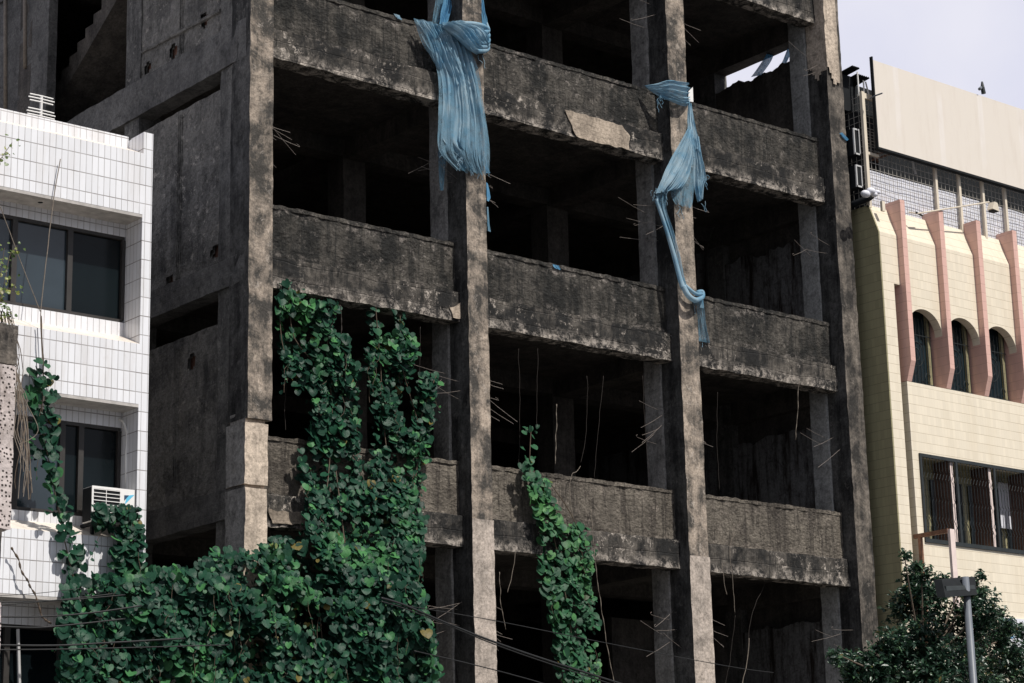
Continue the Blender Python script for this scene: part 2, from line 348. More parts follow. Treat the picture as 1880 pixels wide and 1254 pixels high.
M['netd'] = netmat('deep_blue_netting', (.08, .27, .48), (.18, .42, .62), .12)
M['nets'] = netmat('sheer_blue_netting', (.12, .28, .40), (.27, .42, .52), .62)

# ------------------------------------------------------------------ ground
g = MB(); g.quadgrid((-400, -400, 0), (800, 0, 0), (0, 800, 0), 8, 8); o = g.build('ground', M['asphalt'], org=Vector((0, 0, 0))); tag(o, kind='structure')
g = MB().box(-60, 60, -5.2, -.6, .004, .13); o = g.build('pavement', M['paving'], org=Vector((0, -3, 0))); tag(o, kind='structure')

# ------------------------------------------------------------------ abandoned building
AB = thing('abandoned_building', (6, 6, 0), 'unfinished blackened concrete frame building with open floors and long parapets', 'building')
RX = [(-.395, 0.), (3.512, 3.9), (7.934, 8.361), (11.943, 12.361)]
BZ = [3.13, 6.559, 9.987, 13.459, 16.92]; PZ = [4.45, 7.854, 11.254, 14.709, 18.15]
TOP = 19.4
# front columns: each one a part
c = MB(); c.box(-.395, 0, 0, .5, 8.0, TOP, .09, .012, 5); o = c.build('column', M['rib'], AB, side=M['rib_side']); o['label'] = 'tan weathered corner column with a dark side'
c = MB(); c.box(-.425, -.05, .02, .5, 7.08, 7.94, .09, .012, 5); c.box(-.43, -.07, .0, .5, 0, 7.03, .09, .014, 5); c.box(-.39, -.08, .06, .45, 7.0, 8.1, .2, .01); o = c.build('column_stub', M['rib_pale'], AB, side=M['body']); o['label'] = 'pale bare lower stretch of the corner column'
for i, (a, b) in enumerate(RX[1:]):
    zj = (6.95, 6.75, 6.6)[i]
    if i < 2:                                          # paler recast lower lift, a hand's breadth of joint between the two
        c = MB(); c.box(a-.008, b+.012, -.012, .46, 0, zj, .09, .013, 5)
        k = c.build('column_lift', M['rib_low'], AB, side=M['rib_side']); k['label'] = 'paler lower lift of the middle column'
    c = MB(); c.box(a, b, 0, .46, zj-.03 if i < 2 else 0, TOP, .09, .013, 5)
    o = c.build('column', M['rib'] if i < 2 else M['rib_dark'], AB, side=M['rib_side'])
    if i == 2:
        o['label'] = 'blackened right end column'
        c = MB(); c.box(a-.012, b-.10, -.03, .44, 15.5, TOP, .05, .014, 5, skip=lambda p: p.z < 15.95+.28*noise.noise(Vector((p.x*5, p.y*5, 2)))-.9*(p.x-a)); k = c.build('plaster_coat', M['rib_pale'], AB); k['label'] = 'pale plaster left on the top of the end column'
for i, (a, b) in enumerate(RX):
    x0, x1 = (a+.03, b-.02) if i == 0 else (a-.05, b+.05)
    if i == 3: x1 = b-.03
    c = MB(); c.box(x0, x1, .5 if i == 0 else .46,   .84, 0, TOP, .12, .01, 4)
    o = c.build('column_back', M['col0'] if i == 0 else (M['body_r'] if i == 3 else M['body']), AB)
for i, (a, b) in enumerate(RX):                      # deeper rows of columns
    for (y0, y1) in ((3.2, 3.65), (6.9, 7.35), (10.5, 10.95)):
        x0, x1 = (-.36, .02) if i == 0 else ((a-.03, b+.03) if i < 3 else (12.0, b-.03))
        if i == 3 and y0 == 3.2: y0, y1 = 2.9, 3.3
        c = MB(); c.box(x0, x1, y0, y1, 0, TOP, .3, .008); o = c.build('inner_column', M['col0'] if (i == 0 or i == 3) and y0 < 3.3 else M['inner'], AB)
# floors, beams, parapets
def bay_edges(i): return RX[i][1]+.0, RX[i+1][0]
for fl, (bz, pz) in enumerate(zip(BZ, PZ)):
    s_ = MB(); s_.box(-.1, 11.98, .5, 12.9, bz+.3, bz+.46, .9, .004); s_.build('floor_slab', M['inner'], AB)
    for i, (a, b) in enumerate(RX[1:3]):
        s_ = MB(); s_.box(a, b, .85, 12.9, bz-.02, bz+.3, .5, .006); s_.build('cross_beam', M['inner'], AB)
    for yy in (3.2, 6.9):
        s_ = MB(); s_.box(.0, 11.98, yy, yy+.35, bz+.02, bz+.3, .6, .006); s_.build('cross_beam', M['inner'], AB)
    for i in range(3):
        x0, x1 = bay_edges(i)
        if fl == 1 and i == 0: x0 -= .05
        c = MB(); c.box(x0, x1, .2, .5, bz, bz+.46, .07, .018, 6)
        o = c.build('beam', M['beam'], AB)
        if fl == 1 and i == 0: o['label'] = 'beam with white flaking paint behind the vines'
        if not (fl == 0):
            c = MB(); c.box(x0, x1, .3, .46, bz+.46, pz-.05, .06, .015, 6); c.box(x0, x1, .285, .475, pz-.06, pz, .06, .018, 7)
            o = c.build('parapet', M['para_tan'] if fl == 1 else M['para'], AB)
            if fl == 1: o['label'] = 'rough tan parapet of the lowest open floor'
# peeled pale patches (thin coats standing 6 mm proud)
def patch(pts, Y, mat, name='plaster_patch', th=.008):
    q = MB(); P = []
    for i, p in enumerate(pts):
        a, b = aY(*p, Y), aY(*pts[(i+1) % len(pts)], Y); L = (b-a).length; n = max(1, int(L/.05))
        for k in range(n):
            t = a.lerp(b, k/n); P.append(Vector((t.x+noise.noise(t*7)*.03, Y, t.z+noise.noise(t*9+Vector((3, 3, 3)))*.03)))
    q.prism(P, (0, -th, 0)); return q.build(name, mat, AB)
patch([(1037, 202), (1078, 212), (1142, 232), (1155, 250), (1155, 276), (1105, 264), (1058, 250), (1046, 225)], .185, M['beam_pale'], th=.01)['label'] = 'pale peeled patch on the top beam'
patch([(826, 565), (850, 553), (853, 588), (832, 583)], .185, M['beam_pale'], th=.01)
patch([(492, 935), (560, 942), (563, 962), (500, 963)], .18, M['beam_pale'], th=.008)
# left side: side beams, infill walls with holes, panel, stairs
for fl, bz in enumerate(BZ):
    z0, z1 = (bz-.0, bz+.42)
    if fl == 3: z0, z1 = 13.33, 13.93
    if fl == 1: z0, z1 = 6.66, 7.08
    c = MB(); c.box(-.40, -.1, .1, 9.6, z0, z1, .12, .014, 4); c.build('side_beam', M['sidebeam'], AB)
holes = [(3, 1.35, 14.32), (3, 2.25, 14.1), (3, 3.02, 14.08), (2, .98, 10.6), (2, 2.25, 10.47), (1, 1.6, 9.1)]
for fl in range(5):
    z0 = BZ[fl]+.42 if fl not in (1, 3) else (7.08 if fl == 1 else 13.93)
    z1 = (BZ[fl+1] if fl < 4 else TOP+.6)-.46
    if fl == 2: z1 = 13.07
    if fl == 3: z1 = 17.2
    hs = [(h[1], h[2]) for h in holes if h[0] == fl]
    def sk(p, hs=hs):
        return any(((p.y-hy)/.10)**2+((p.z-hz)/.11)**2 < 1+.7*noise.noise(p*9) for hy, hz in hs)
    c = MB(); c.box(-.34, -.29, .84, 3.2, z0, z1, .05, .016, 3.5, skip=sk); o = c.build('side_wall', M['side'], AB)
    c = MB(); c.box(-.26, -.18, .84, 3.2, z0, z1-.02, .4, .01); c.build('brick_core', M['brick'] if hs else M['inner'], AB)
# render ledges on the top side wall, pilaster strip seams
for pts in ([(265, 82), (345, 48), (450, -5)],):
    a = aX(262, 96, -.345); b = aX(405, 20, -.345)
    c = MB(); c.tube([Vector((-.345, a.y+(b.y-a.y)*t, a.z+(b.z-a.z)*t+.02*noise.noise(Vector((t*9, 0, 0))))) for t in np.linspace(0, 1, 24)], .035, 6); c.build('render_ledge', M['side'], AB)
for fl in (1, 2, 3):                                  # raised vertical mortar seams
    z0, z1 = {1: (7.1, 9.4), 2: (10.45, 13.0), 3: (13.95, 17)}[fl]
    for yy in (2.0,):
        c = MB()
        for k in range(3):
            y_ = yy+(k-1)*.05; c.tube([Vector((-.345+.006*noise.noise(Vector((t*5, k, fl))), y_+.02*noise.noise(Vector((t*3, k, fl))), z0+(z1-z0)*t)) for t in np.linspace(0, 1, 40)], .012, 5)
        c.build('mortar_seam', M['side'], AB)
c = MB(); c.box(-.36, -.2, 6.3, 9.6, 13.93, TOP, .25, .01); c.build('stair_wall', M['sidebeam'], AB)['label'] = 'grey concrete panel left of the staircase'
c = MB(); c.box(-.36, -.2, 3.65, 9.6, 3.6, 10.0, .25, .01); c.build('stair_wall', M['side'], AB)
for px in (10, 46):
    a, b = aX(px, -10, -.38), aX(px, 125 if px == 46 else 210, -.38)
    MB().tube([a, b], .035, 8).build('wall_pipe', M['drystem'], AB, True)
# staircase
st = MB(); n = 24; rise, run = .165, .27
y0, z0 = 8.4, 14.2
prof = []
for i in range(n):
    prof.append((y0-i*run, z0+i*rise)); prof.append((y0-i*run, z0+(i+1)*rise))
prof.append((y0-n*run, z0+n*rise)); prof.append((y0-n*run, z0+n*rise-.32)); prof.append((y0, z0-.32))
st.prism([(.15, a, b) for a, b in prof], (1.25, 0, 0)); st.build('staircase', M['inner'], AB)
c = MB(); c.box(1.6, 1.75, 3.65, 12.8, 13.95, 16.8, .5, .01); c.box(1.6, 1.75, 3.65, 12.8, 10.5, 13.3, .5, .01); c.build('stairwell_wall', M['inner'], AB)
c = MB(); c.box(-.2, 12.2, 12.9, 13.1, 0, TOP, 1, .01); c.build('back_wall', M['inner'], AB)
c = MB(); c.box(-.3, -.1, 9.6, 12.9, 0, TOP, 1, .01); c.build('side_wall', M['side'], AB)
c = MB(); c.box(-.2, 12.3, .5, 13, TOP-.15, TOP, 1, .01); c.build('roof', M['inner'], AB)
# right side inner walls with gap under the beam
for fl in range(5):
    z0 = BZ[fl]+.46; z1 = (BZ[fl+1]-.5 if fl < 4 else TOP)
    def top_noise(y): return .10*noise.noise(Vector((y*2.3, fl*3, 0)))+.05*noise.noise(Vector((y*9, fl, 1)))
    c = MB(); N = 40; ys = [.84+(2.9-.84)*i/N for i in range(N+1)]
    out = [(12.02, ys[0], z0)]+[(12.02, y, z1+top_noise(y)) for y in ys]+[(12.02, ys[-1], z0)]
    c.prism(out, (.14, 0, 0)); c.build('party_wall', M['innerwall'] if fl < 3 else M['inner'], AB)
    if fl < 3: MB().box(12.17, 12.3, .84, 3.1, z0, z1+.6, .3, .01).build('party_wall', M['inner'], AB)  # added dark board behind the wall, blocks light leaking through the gap
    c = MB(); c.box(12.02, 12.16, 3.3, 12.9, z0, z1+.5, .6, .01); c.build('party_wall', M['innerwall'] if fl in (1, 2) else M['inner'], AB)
    if fl < 4:
        c = MB(); c.box(12.0, 12.3, .84, 12.9, BZ[fl+1]-.1, BZ[fl+1]+.46, .4, .01); c.build('side_beam', M['inner'], AB)
# dark stained strips on inner wall, partition with graffiti
c = MB(); c.box(9.2, 12.0, 3.3, 3.42, .2, 6.2, .3, .006); c.build('partition_wall', M['inner'], AB)
GF = NT('grey_spray_paint'); GF.P('Base Color', (.30, .33, .36)); GF.P('Roughness', .9)
gr = MB()
for pts in ([(1436, 1254), (1424, 1225), (1432, 1206), (1446, 1205), (1450, 1215), (1444, 1225)], [(1444, 1254), (1441, 1228), (1452, 1211), (1472, 1206), (1483, 1225), (1484, 1256)],
            [(1463, 1256), (1460, 1240), (1466, 1228), (1474, 1240), (1475, 1256)], [(1490, 1256), (1484, 1215), (1492, 1196), (1514, 1192), (1529, 1206), (1534, 1235), (1528, 1256)],
            [(1502, 1256), (1500, 1232), (1508, 1220), (1516, 1234), (1515, 1256)], [(1410, 1240), (1404, 1216), (1418, 1200), (1424, 1206)],
            [(1425, 1178), (1424, 1196), (1436, 1197)], [(1446, 1178), (1445, 1196)], [(1456, 1197), (1457, 1176), (1470, 1182), (1468, 1195), (1457, 1198)], [(1480, 1178), (1486, 1186), (1494, 1176)], [(1486, 1186), (1487, 1196)],
            [(1500, 1194), (1508, 1172), (1520, 1190)], [(1478, 1232), (1530, 1230)]):
    gr.tube(smoothpath([aY(x, y, 3.285) for x, y in pts], 6), .012, 5)
gr.build('graffiti', GF.mat, AB)['label'] = 'faint grey bubble-letter graffiti outlines on the ground-floor wall'
# rebar
def rebar(x, y, z, d, L, hook=False):
    d = Vector(d).normalized(); p0 = Vector((x, y, z)); p1 = p0+d*L*.5+Vector((0, 0, -.01)); p2 = p0+d*L
    pts = [p0-d*.05, p1, p2]
    if hook: pts += [p2+Vector((.0, .02, .03)), p2+Vector((-.04*d.x/abs(d.x), .03, .05))]
    MB().tube(pts, .0034, 5).build('rebar', M['rod'], AB)
rr = random.Random(3); nreb = 0
for fl in range(1, 5):
    zc = BZ[fl]-.75
    for ci in range(4):
        for sd in (-1, 1):
            if (ci == 0 and sd < 0) or (ci == 3 and sd > 0): continue
            if ci == 0 and fl != 3: continue
            if fl == 4 and ci == 1: continue
            for k in range((4 if ci == 3 else 6) if fl < 4 else 3):
                x = RX[ci][0]-.05 if sd < 0 else RX[ci][1]+.02
                y = .15+.5*rr.random()
                z = zc-.1*k+.09*rr.gauss(0, 1)
                d = (sd, -.25+.5*rr.random(), (rr.choice((-.55, .1))+rr.gauss(0, .18) if sd < 0 else rr.uniform(-.7, -.02)))
                rebar(x, y, z, d, rr.uniform(.38, .72), rr.random() < .25); nreb += 1

# ------------------------------------------------------------------ white tiled building
WBx = -1.95
WB = thing('tiled_building', (-7, 3, 0), 'white tiled building with projecting bands and dark strip windows at the left', 'building')
XL = -11.
# levels: (band top, band bottom) ; recess plane Y .42
bands = [(11.47, 10.60), (8.79, 7.97), (6.16, 5.34)]
RC = .42
c = MB(); c.box(XL, WBx-.14, 0, RC+.02, 10.60, 11.15)
c = MB()
for (t, b) in bands:
    c.box(XL, WBx-.145, 0, .3, b, t)
o = c.build('band', M['tile'], WB)
c = MB()
for (t, b) in bands:                                  # sloping ledges
    c.prism([(XL, 0, t), (XL, RC, t+.19), (XL, RC, t-.01), (XL, .02, t-.01)], (WBx-.147-XL, 0, 0))
c.build('ledge', M['ledge'], WB)
c = MB()
for (t, b) in bands: c.box(XL, WBx-.145, .0, RC, b-.045, b-.004)
c.build('soffit', M['soffit'], WB)
c = MB()
for (t, b) in bands[:2]: pass
wl = [(8.97, 10.56, 9.17, 10.38), (6.34, 7.93, 6.48, 7.72), (3.7, 5.30, 3.8, 5.02)]
for (z0, z1, wz0, wz1) in wl:
    c.box(XL, WBx-.147, RC, RC+.3, wz1, z1); c.box(XL, WBx-.147, RC, RC+.3, z0-.5, wz0);
c.box(XL, WBx-.147, RC, RC+.3, 11.4, 11.83)
c.build('window_wall', M['tile'], WB)
c = MB(); c.box(WBx-.145, WBx, 0, .34, 3, 11.78); c.box(WBx-.145, WBx, .34, RC+.31, 3, 11.77); c.build('pier', M['tile'], WB)
c = MB(); c.box(XL+.05, WBx-.004, RC+.32, 9, 0, 11.6); c.box(XL, WBx-.1, RC+.02, RC+.3, 0, 3.2); c.build('wall', M['soffit'], WB)
def win(z0, z1, xs, panes, sub=None, fr=M['frame'], y=RC+.06):
    x0, x1 = xs[0], xs[-1]
    f = MB(); t = .045
    f.box(x0, x1, y-.05, y+.04, z0, z0+t); f.box(x0, x1, y-.05, y+.04, z1-t, z1)
    for x in xs:
        ww = .05 if x in (x0, x1) else .075
        f.box(x-ww/2, x+ww/2, y-.052, y+.042, z0+t, z1-t)
    fo = f.build('window', fr, WB)
    for i in range(len(xs)-1):
        p = MB(); p.box(xs[i]+.03, xs[i+1]-.03, y, y+.012, z0+t, z1-t); p.build('pane', panes[i % len(panes)], fo)
    return fo
win(9.17, 10.38, [-9.6, -7.9, -6.2, -4.7, -3.74, -2.93, -2.125], [M['glass_b'], M['glass_l'], M['glass_b'], M['glass_l'], M['glass_l'], M['glass_d']])
win(6.48, 7.72, [-9.6, -7.9, -6.2, -4.7, -3.62, -2.96, -2.69, -2.125], [M['glass_b'], M['glass_l'], M['glass_b'], M['glass_d'], M['glass_l'], M['glass_d'], M['glass_d']])
win(3.8, 5.02, [-9.6, -7.9, -6.2, -4.7, -3.65, -2.9, -2.125], [M['glass_d']])
p = MB(); a, b = aY(33, 1155, .4), aY(36, 1260, .4); p.tube([a, b], .022, 6); p.build('window_post', M['frame_l'], WB)
# little soffit lamp
a = aY(74, 372, .2); MB().tube([a+Vector((0, 0, .08)), a], .035, 8).build('soffit_lamp', M['darksteel'], WB)
# conduit
cp = [aY(219, 770, .40), aY(227, 776, .30), aY(233, 800, .30), aY(231, 840, .30), aY(233, 905, .30)]
o = MB().tube(smoothpath(cp, 5), .017, 8).build('conduit_pipe', M['white'], None, True); tag(o, 'white pipe running down to the air conditioner beside its window', 'pipe')
# air conditioner
acx0, acx1, acz0, acz1, acy = -2.93, -2.27, 6.42, 6.83, 0.
A0, A1 = aY(170, 897, acy), aY(245, 897, acy); A2 = aY(170, 950, acy)
acx0, acx1, acz1 = -2.745, -2.13, 6.81; acz0 = acz1-.46
AC = thing('air_conditioner', ((acx0+acx1)/2, .15, acz0), 'cream air conditioner unit with slatted front beside the lower tiled window', 'air conditioner')
c = MB(); c.box(acx0, acx1, acy+.012, acy+.24, acz0, acz1)
c.box(acx0-.004, acx1+.004, acy, acy+.012, acz1-.025, acz1+.004); c.box(acx0-.004, acx0+.022, acy, acy+.012, acz0, acz1-.025); gx = acx0+(acx1-acx0)*.66
c.box(gx, acx1+.004, acy, acy+.012, acz0, acz1-.025); c.build('casing', M['white'], AC)
c = MB(); c.box(acx0+.025, gx-.003, acy+.006, acy+.011, acz0+.02, acz1-.03); c.build('fan_opening', M['darksteel'], AC)
c = MB()
for k in range(9):
    z = acz0+.03+k*(acz1-acz0-.07)/8; c.box(acx0+.02, gx, acy-.006, acy+.004, z, z+.009)
c.box((acx0+gx)/2-.004, (acx0+gx)/2+.004, acy-.005, acy+.003, acz0+.02, acz1-.03)
c.build('grille', M['white'], AC)
LB = NT('light_blue_mark'); LB.P('Base Color', (.12, .5, .72)); LN = NT('navy_mark'); LN.P('Base Color', (.02, .06, .12))
cx, cz = gx+.07, acz1-.11
MB().prism([(cx-.0, acy-.0005, cz-.09), (cx+.14, acy-.0005, cz+.05), (cx+.03, acy-.0005, cz+.03)], (0, -.002, 0)).build('badge', LB.mat, AC)
MB().prism([(cx-.01, acy-.003, cz+.03), (cx-.01, acy-.003, cz-.04), (cx+.06, acy-.003, cz+.035)], (0, -.002, 0)).build('badge', LN.mat, AC)
c = MB(); c.box(acx0+.03, acx0+.07, acy+.02, .36, acz0-.04, acz0); c.box(acx1-.07, acx1-.03, acy+.02, .36, acz0-.04, acz0)
c.box(acx0+.03, acx0+.07, acy+.05, acy+.09, acz0-.35, acz0-.04); c.build('bracket', M['darksteel'], AC)
MB().box(acx0-.006, acx0-.0045, acy+.014, acy+.238, acz0+.01, acz1-.01).build('shade_panel', M['darksteel'], AC)  # dark sheet painting the shade on the casing's left side
# antenna
a = aY(74, 212, 1.6)
AN = thing('rooftop_antenna', a-Vector((0, 0, .1)), 'small white comb antenna on the roof edge of the white tiled building', 'antenna')
MB().tube([a-Vector((0, 0, .2)), a+Vector((0, 0, .28))], .012, 6).build('mast', M['white'], AN)
for k, (dz, L) in enumerate([(.28, .36), (.235, .40), (.19, .36), (.07, .40), (.025, .44), (-.02, .42)]):
    MB().tube([a+Vector((-L/2, -.02, dz+.0)), a+Vector((0, -.03, dz)), a+Vector((L/2, -.02, dz))], .010, 5).build('element', M['white'], AN)
MB().tube([a+Vector((0, -.03, -.03)), a+Vector((0, -.03, .29))], .014, 5).build('boom', M['white'], AN)

# ------------------------------------------------------------------ yellow building
YB = thing('yellow_building', (16, 3, 0), 'pale yellow tiled building with pink fins and arched grilled windows', 'building')
YX = 12.6; FY = -.40; XR = 20.6
fin0, pitch, fw = 13.1, 1.075, .125
NF = 7
ZB, ZK, ZT = 10.21, 12.9, 13.44                       # sill, kink, top
# left end wall (side face) with kinked top
c = MB(); c.prism([(YX, FY, 0), (YX, FY, ZK), (YX, FY+.19, ZT), (YX, 9, ZT), (YX, 9, 0)], (.03, 0, 0)); c.build('end_wall', M['ytile_shade'], YB)
# corner pilaster: front strip from YX to groove
g0, g1 = 12.93, 13.10
def front(q, x0, x1, z0, z1, y=FY, th=.2):
    """front wall piece; follows the lean above ZK"""
    if z1 <= ZK: q.box(x0, x1, y, y+th, z0, z1)
    else:
        if z0 < ZK: q.box(x0, x1, y, y+th, z0, ZK)
        za = max(z0, ZK); yo = lambda z: y+.19*(z-ZK)/(ZT-ZK)
        q.prism([(x0, yo(za), za), (x0, yo(z1), z1), (x0, yo(z1)+th, z1), (x0, yo(za)+th, za)], (x1-x0, 0, 0))
c = MB(); front(c, YX+.032, g0, 0, ZT); front(c, g0, g1, 11.98, ZT)
c.build('corner_pilaster', M['ytile'], YB)
c = MB(); c.box(g0, g1, FY+.5, FY+.56, 0, 11.98); c.build('groove', M['ytile_shade'], YB)
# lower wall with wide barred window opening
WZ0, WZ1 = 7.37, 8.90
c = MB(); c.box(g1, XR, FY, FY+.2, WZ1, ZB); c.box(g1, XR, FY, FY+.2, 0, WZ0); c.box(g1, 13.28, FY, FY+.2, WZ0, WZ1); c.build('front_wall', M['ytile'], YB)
c = MB(); c.box(g1, XR, FY+.62, FY+.68, 5, ZB+.9); c.box(13.28, XR, FY+.2, FY+.62, WZ1, WZ1+.05); c.build('recess_wall', M['ytile_shade'], YB)
# wall with arches between fins
def arch_wall(i):
    x0, x1 = fin0+fw+i*pitch, fin0+(i+1)*pitch
    sp = 11.19; cx_, rx, rz = (x0+x1)/2-.0, (x1-x0)/2+.0, .43
    c = MB(); N = 18
    pts = [(cx_-rx*cos(pi*k/N), sp+rz*sin(pi*k/N)) for k in range(N+1)]
    th = .17
    for k in range(N):
        (xa, za), (xb, zb) = pts[k], pts[k+1]
        c.prism([(xa, FY, za), (xb, FY, zb), (xb, FY, 11.75), (xa, FY, 11.75)], (0, th, 0))
    front(c, x0, x1, 11.75, ZT, th=th)
    c.build('arch_wall', M['ytile'], YB)
    # window set back
    wy = FY+.24
    q = MB(); q.box(x0-.1, x1+.1, wy+.06, wy+.075, ZB, 11.8); w_ = q.build('arched_window', M['glass_b'], YB)
    MB().box(x1-.13, x1-.055, wy, wy+.055, ZB, 11.7).build('jamb', M['ytile_shade'], w_); MB().box(x0+.0, x0+.06, wy, wy+.055, ZB, 11.7).build('jamb', M['ytile_shade'], w_)
    q = MB(); gy = wy-.03
    for k in range(9):
        x = x0+.06+(x1-x0-.16)*k/8; q.tube([(x, gy, ZB+.02), (x, gy, 11.5)], .006, 4)
    for z in (ZB+.08, ZB+.98): q.tube([(x0+.03, gy, z), (x1-.06, gy, z)], .008, 4)
    for r_ in (.20, .10):
        q.tube([(cx_-.05+r_*cos(a_), gy-.01, ZB+.62+r_*1.15*sin(a_)) for a_ in np.linspace(0, 2*pi, 20)], .008, 4)
    for s__ in (-1, 1):
        q.tube([(cx_-.05+s__*(.28+.07*cos(a_)), gy-.01, ZB+.22+.07*sin(a_)) for a_ in np.linspace(0, 1.6*pi, 12)], .007, 4)
    q.build('grille', M['iron'], w_)
for i in range(NF-1): arch_wall(i)
for i in range(NF):
    x = fin0+i*pitch
    c = MB(); yf = FY-.125
    c.prism([(x, yf, ZT+.12), (x, yf, ZB+.36), (x, FY-.005, ZB+.01), (x, FY+.3, ZB+.01), (x, FY+.3, ZT+.12)], (fw, 0, 0))
    c.build('fin', M['pink'], YB)
    if i > 0:                                          # lower fins seen through the bars
        c = MB(); c.box(x-.035, x+.045, FY+.02, FY+.028, WZ0, WZ1); c.build('fin_edge', M['pinkwhite'], YB)  # pale strip for the sunlit front, the fin behind has its shade painted in
        c = MB(); c.box(x-.035, x+.045, FY+.0285, FY+.42, WZ0, WZ1); c.build('lower_fin', M['brown'], YB)
    q = MB(); x0 = fin0+fw+i*pitch-.05; q.box(x0, x0+pitch-.2, FY+.58, FY+.6, WZ0, WZ1-.25)
    q.build('lower_window', M['glass_d'], YB)
q = MB(); P0, P1 = aY(1832, 885, FY+.5), aY(1860, 972, FY+.5); q.box(P0.x, P1.x+.02, FY+.5, FY+.52, P1.z, P0.z); q.build('window_blind', M['whitesheet'], YB)
# the bar grille over it
c = MB(); gx0, gx1 = 13.27, XR-.3
c.box(gx0, gx1, FY-.03, FY-.003, WZ0-.02, WZ0+.05); c.box(gx0, gx1, FY-.03, FY-.003, WZ1-.03, WZ1+.03); c.box(gx0, gx0+.05, FY-.032, FY-.004, WZ0+.05, WZ1-.03)
for i in range(1, NF): x = fin0+i*pitch+.06; c.box(x, x+.05, FY-.031, FY-.004, WZ0+.05, WZ1-.03)
x = gx0+.1
while x < gx1:
    pts = []
    for k in range(61):
        z = WZ0+.05+(WZ1-WZ0-.08)*k/60; u = (z-WZ0)/(WZ1-WZ0); dx = 0
        for zc in (.2, .27, .5, .74, .81):
            dx += .028*math.exp(-((u-zc)/.018)**2)*(1 if zc in (.2, .5, .81) else -1)
        pts.append((x+dx, FY-.018, z))
    c.tube(pts, .0065, 4, cap=False); x += .085
c.build('bar_grille', M['iron'], YB)
# roof slab + volume
c = MB(); c.box(YX+.03, XR, FY+.4, 9, 13.0, 13.38); c.build('roof', M['soffit'], YB)
# rooftop cage
CY = -.2
RCg = thing('rooftop_cage', (16, CY, 13.4), 'cream-framed wire cage lined with white sheets under the big panel', 'cage')
def post(x, z0, z1, w_=.06, y=CY): return MB().box(x, x+w_, y-.03, y+.03, z0, z1)
for k, (px, py) in enumerate([(1717, 330), (1760, 340), (1803, 350), (1844, 360)]):
    x = aY(px, py, CY).x; post(x-.03, 13.3, 14.75).build('post', M['creamp'], RCg)
post(YX, 13.4, 15.62, .075).build('post', M['creamp'], RCg)
c = MB(); c.box(YX+.076, 12.98, CY-.025, CY+.025, 15.5, 15.6); c.box(YX+.076, 12.98, CY-.02, CY+.02, 14.42, 14.47); c.build('rail', M['creamp'], RCg)
c = MB(); x = YX+.08
while x < XR: c.tube([(x, CY+.02, 13.42), (x, CY+.02, 14.9)], .0055, 4, cap=False); x += .115
z = 13.45
while z < 14.9: c.tube([(YX, CY+.02, z), (XR, CY+.02, z)], .0055, 4, cap=False); z += .12
x = YX+.1
while x < 13.1: c.tube([(x, CY+.02, 14.45), (x, CY+.02, 15.55)], .007, 4, cap=False); x += .12
z = 14.6
while z < 15.5: c.tube([(YX, CY+.02, z), (13.1, CY+.02, z)], .007, 4, cap=False); z += .115
z = 13.5                                               # side mesh
while z < 15.6: c.tube([(YX+.03, CY, z), (YX+.03, 2.5, z)], .006, 4, cap=False); z += .12
y = CY+.1
while y < 2.5: c.tube([(YX+.03, y, 13.42), (YX+.03, y, 15.6)], .006, 4, cap=False); y += .12
c.build('wire_mesh', M['wireg'], RCg)
c = MB(); n_ = 60
c.quadgrid((YX+.1, CY+.06, 13.3), (XR-YX-.2, 0, 0), (0, 0, .86), 90, 10, .012, 2.); 
o = c.build('white_sheet', M['whitesheet'], RCg)
c = MB(); c.box(YX+.1, XR, 1.6, 1.7, 13.3, 16); c.build('dark_backing', M['darksteel'], RCg)
# diagonal slats, planks inside
for (a_, b_) in (((1597, 288), (1632, 276)), ((1600, 294), (1636, 282)), ((1604, 285), (1612, 298)), ((1675, 296), (1681, 320))):
    MB().tube([aY(*a_, .05), aY(*b_, .05)], .022, 5).build('loose_slat', M['rust'] if a_[0] < 1650 else M['white'], RCg)
# canopy over the cage
RCn = thing('tin_canopy', (12.6, .3, 15.6), 'ragged dark tin canopy above the cage at the left of the panel', 'canopy')
for (xa, xb, ya, yb, z) in ((12.42, 12.62, -.2, .9, 16.06), (12.64, 13.0, -.1, .8, 15.99)):
    c = MB(); N = 14
    for i in range(N):
        x0 = xa+(xb-xa)*i/N; x1 = xa+(xb-xa)*(i+1)/N; dz = .02*(i % 2)
        c.prism([(x0, ya, z+dz), (x1, ya, z+.02-dz), (x1, yb, z-.12+.02-dz), (x0, yb, z-.12+dz)], (0, 0, .012))
    c.build('tin_sheet', M['darksteel'], RCn)
for (a_, b_) in (((1574, 132), (1577, 176)), ((1585, 148), (1587, 176)), ((1589, 150), (1596, 178))):
    MB().tube([aY(*a_, -.12), aY(*b_, -.12)], .016, 6).build('strut', M['white'], RCn)
c = MB(); c.box(12.42, 12.7, .05, .1, 15.3, 16.0); c.box(12.7, 13.5, .25, .3, 13.5, 15.97); c.build('canopy_back', M['darksteel'], RCn)
# billboard
BX0 = 12.76; BY = -.38
BB = thing('billboard_panel', (16.5, BY, 14.54), 'large blank off-white panel on the roof of the yellow building', 'billboard')
MB().box(BX0+.03, XR, BY, BY+.05, 14.54, 16.22).build('panel', M['panel'], BB)
c = MB(); c.box(BX0, BX0+.028, BY-.01, BY+.05, 14.5, 16.28); c.box(BX0+.03, XR, BY+.0, BY+.1, 14.50, 14.538); c.build('edge_frame', M['darksteel'], BB)
MB().tube([aY(1597, 181, BY), aY(1606, 176, BY-.15), aY(1620, 171, BY-.3)], .014, 6).build('stub_pipe', M['polegrey'], BB)
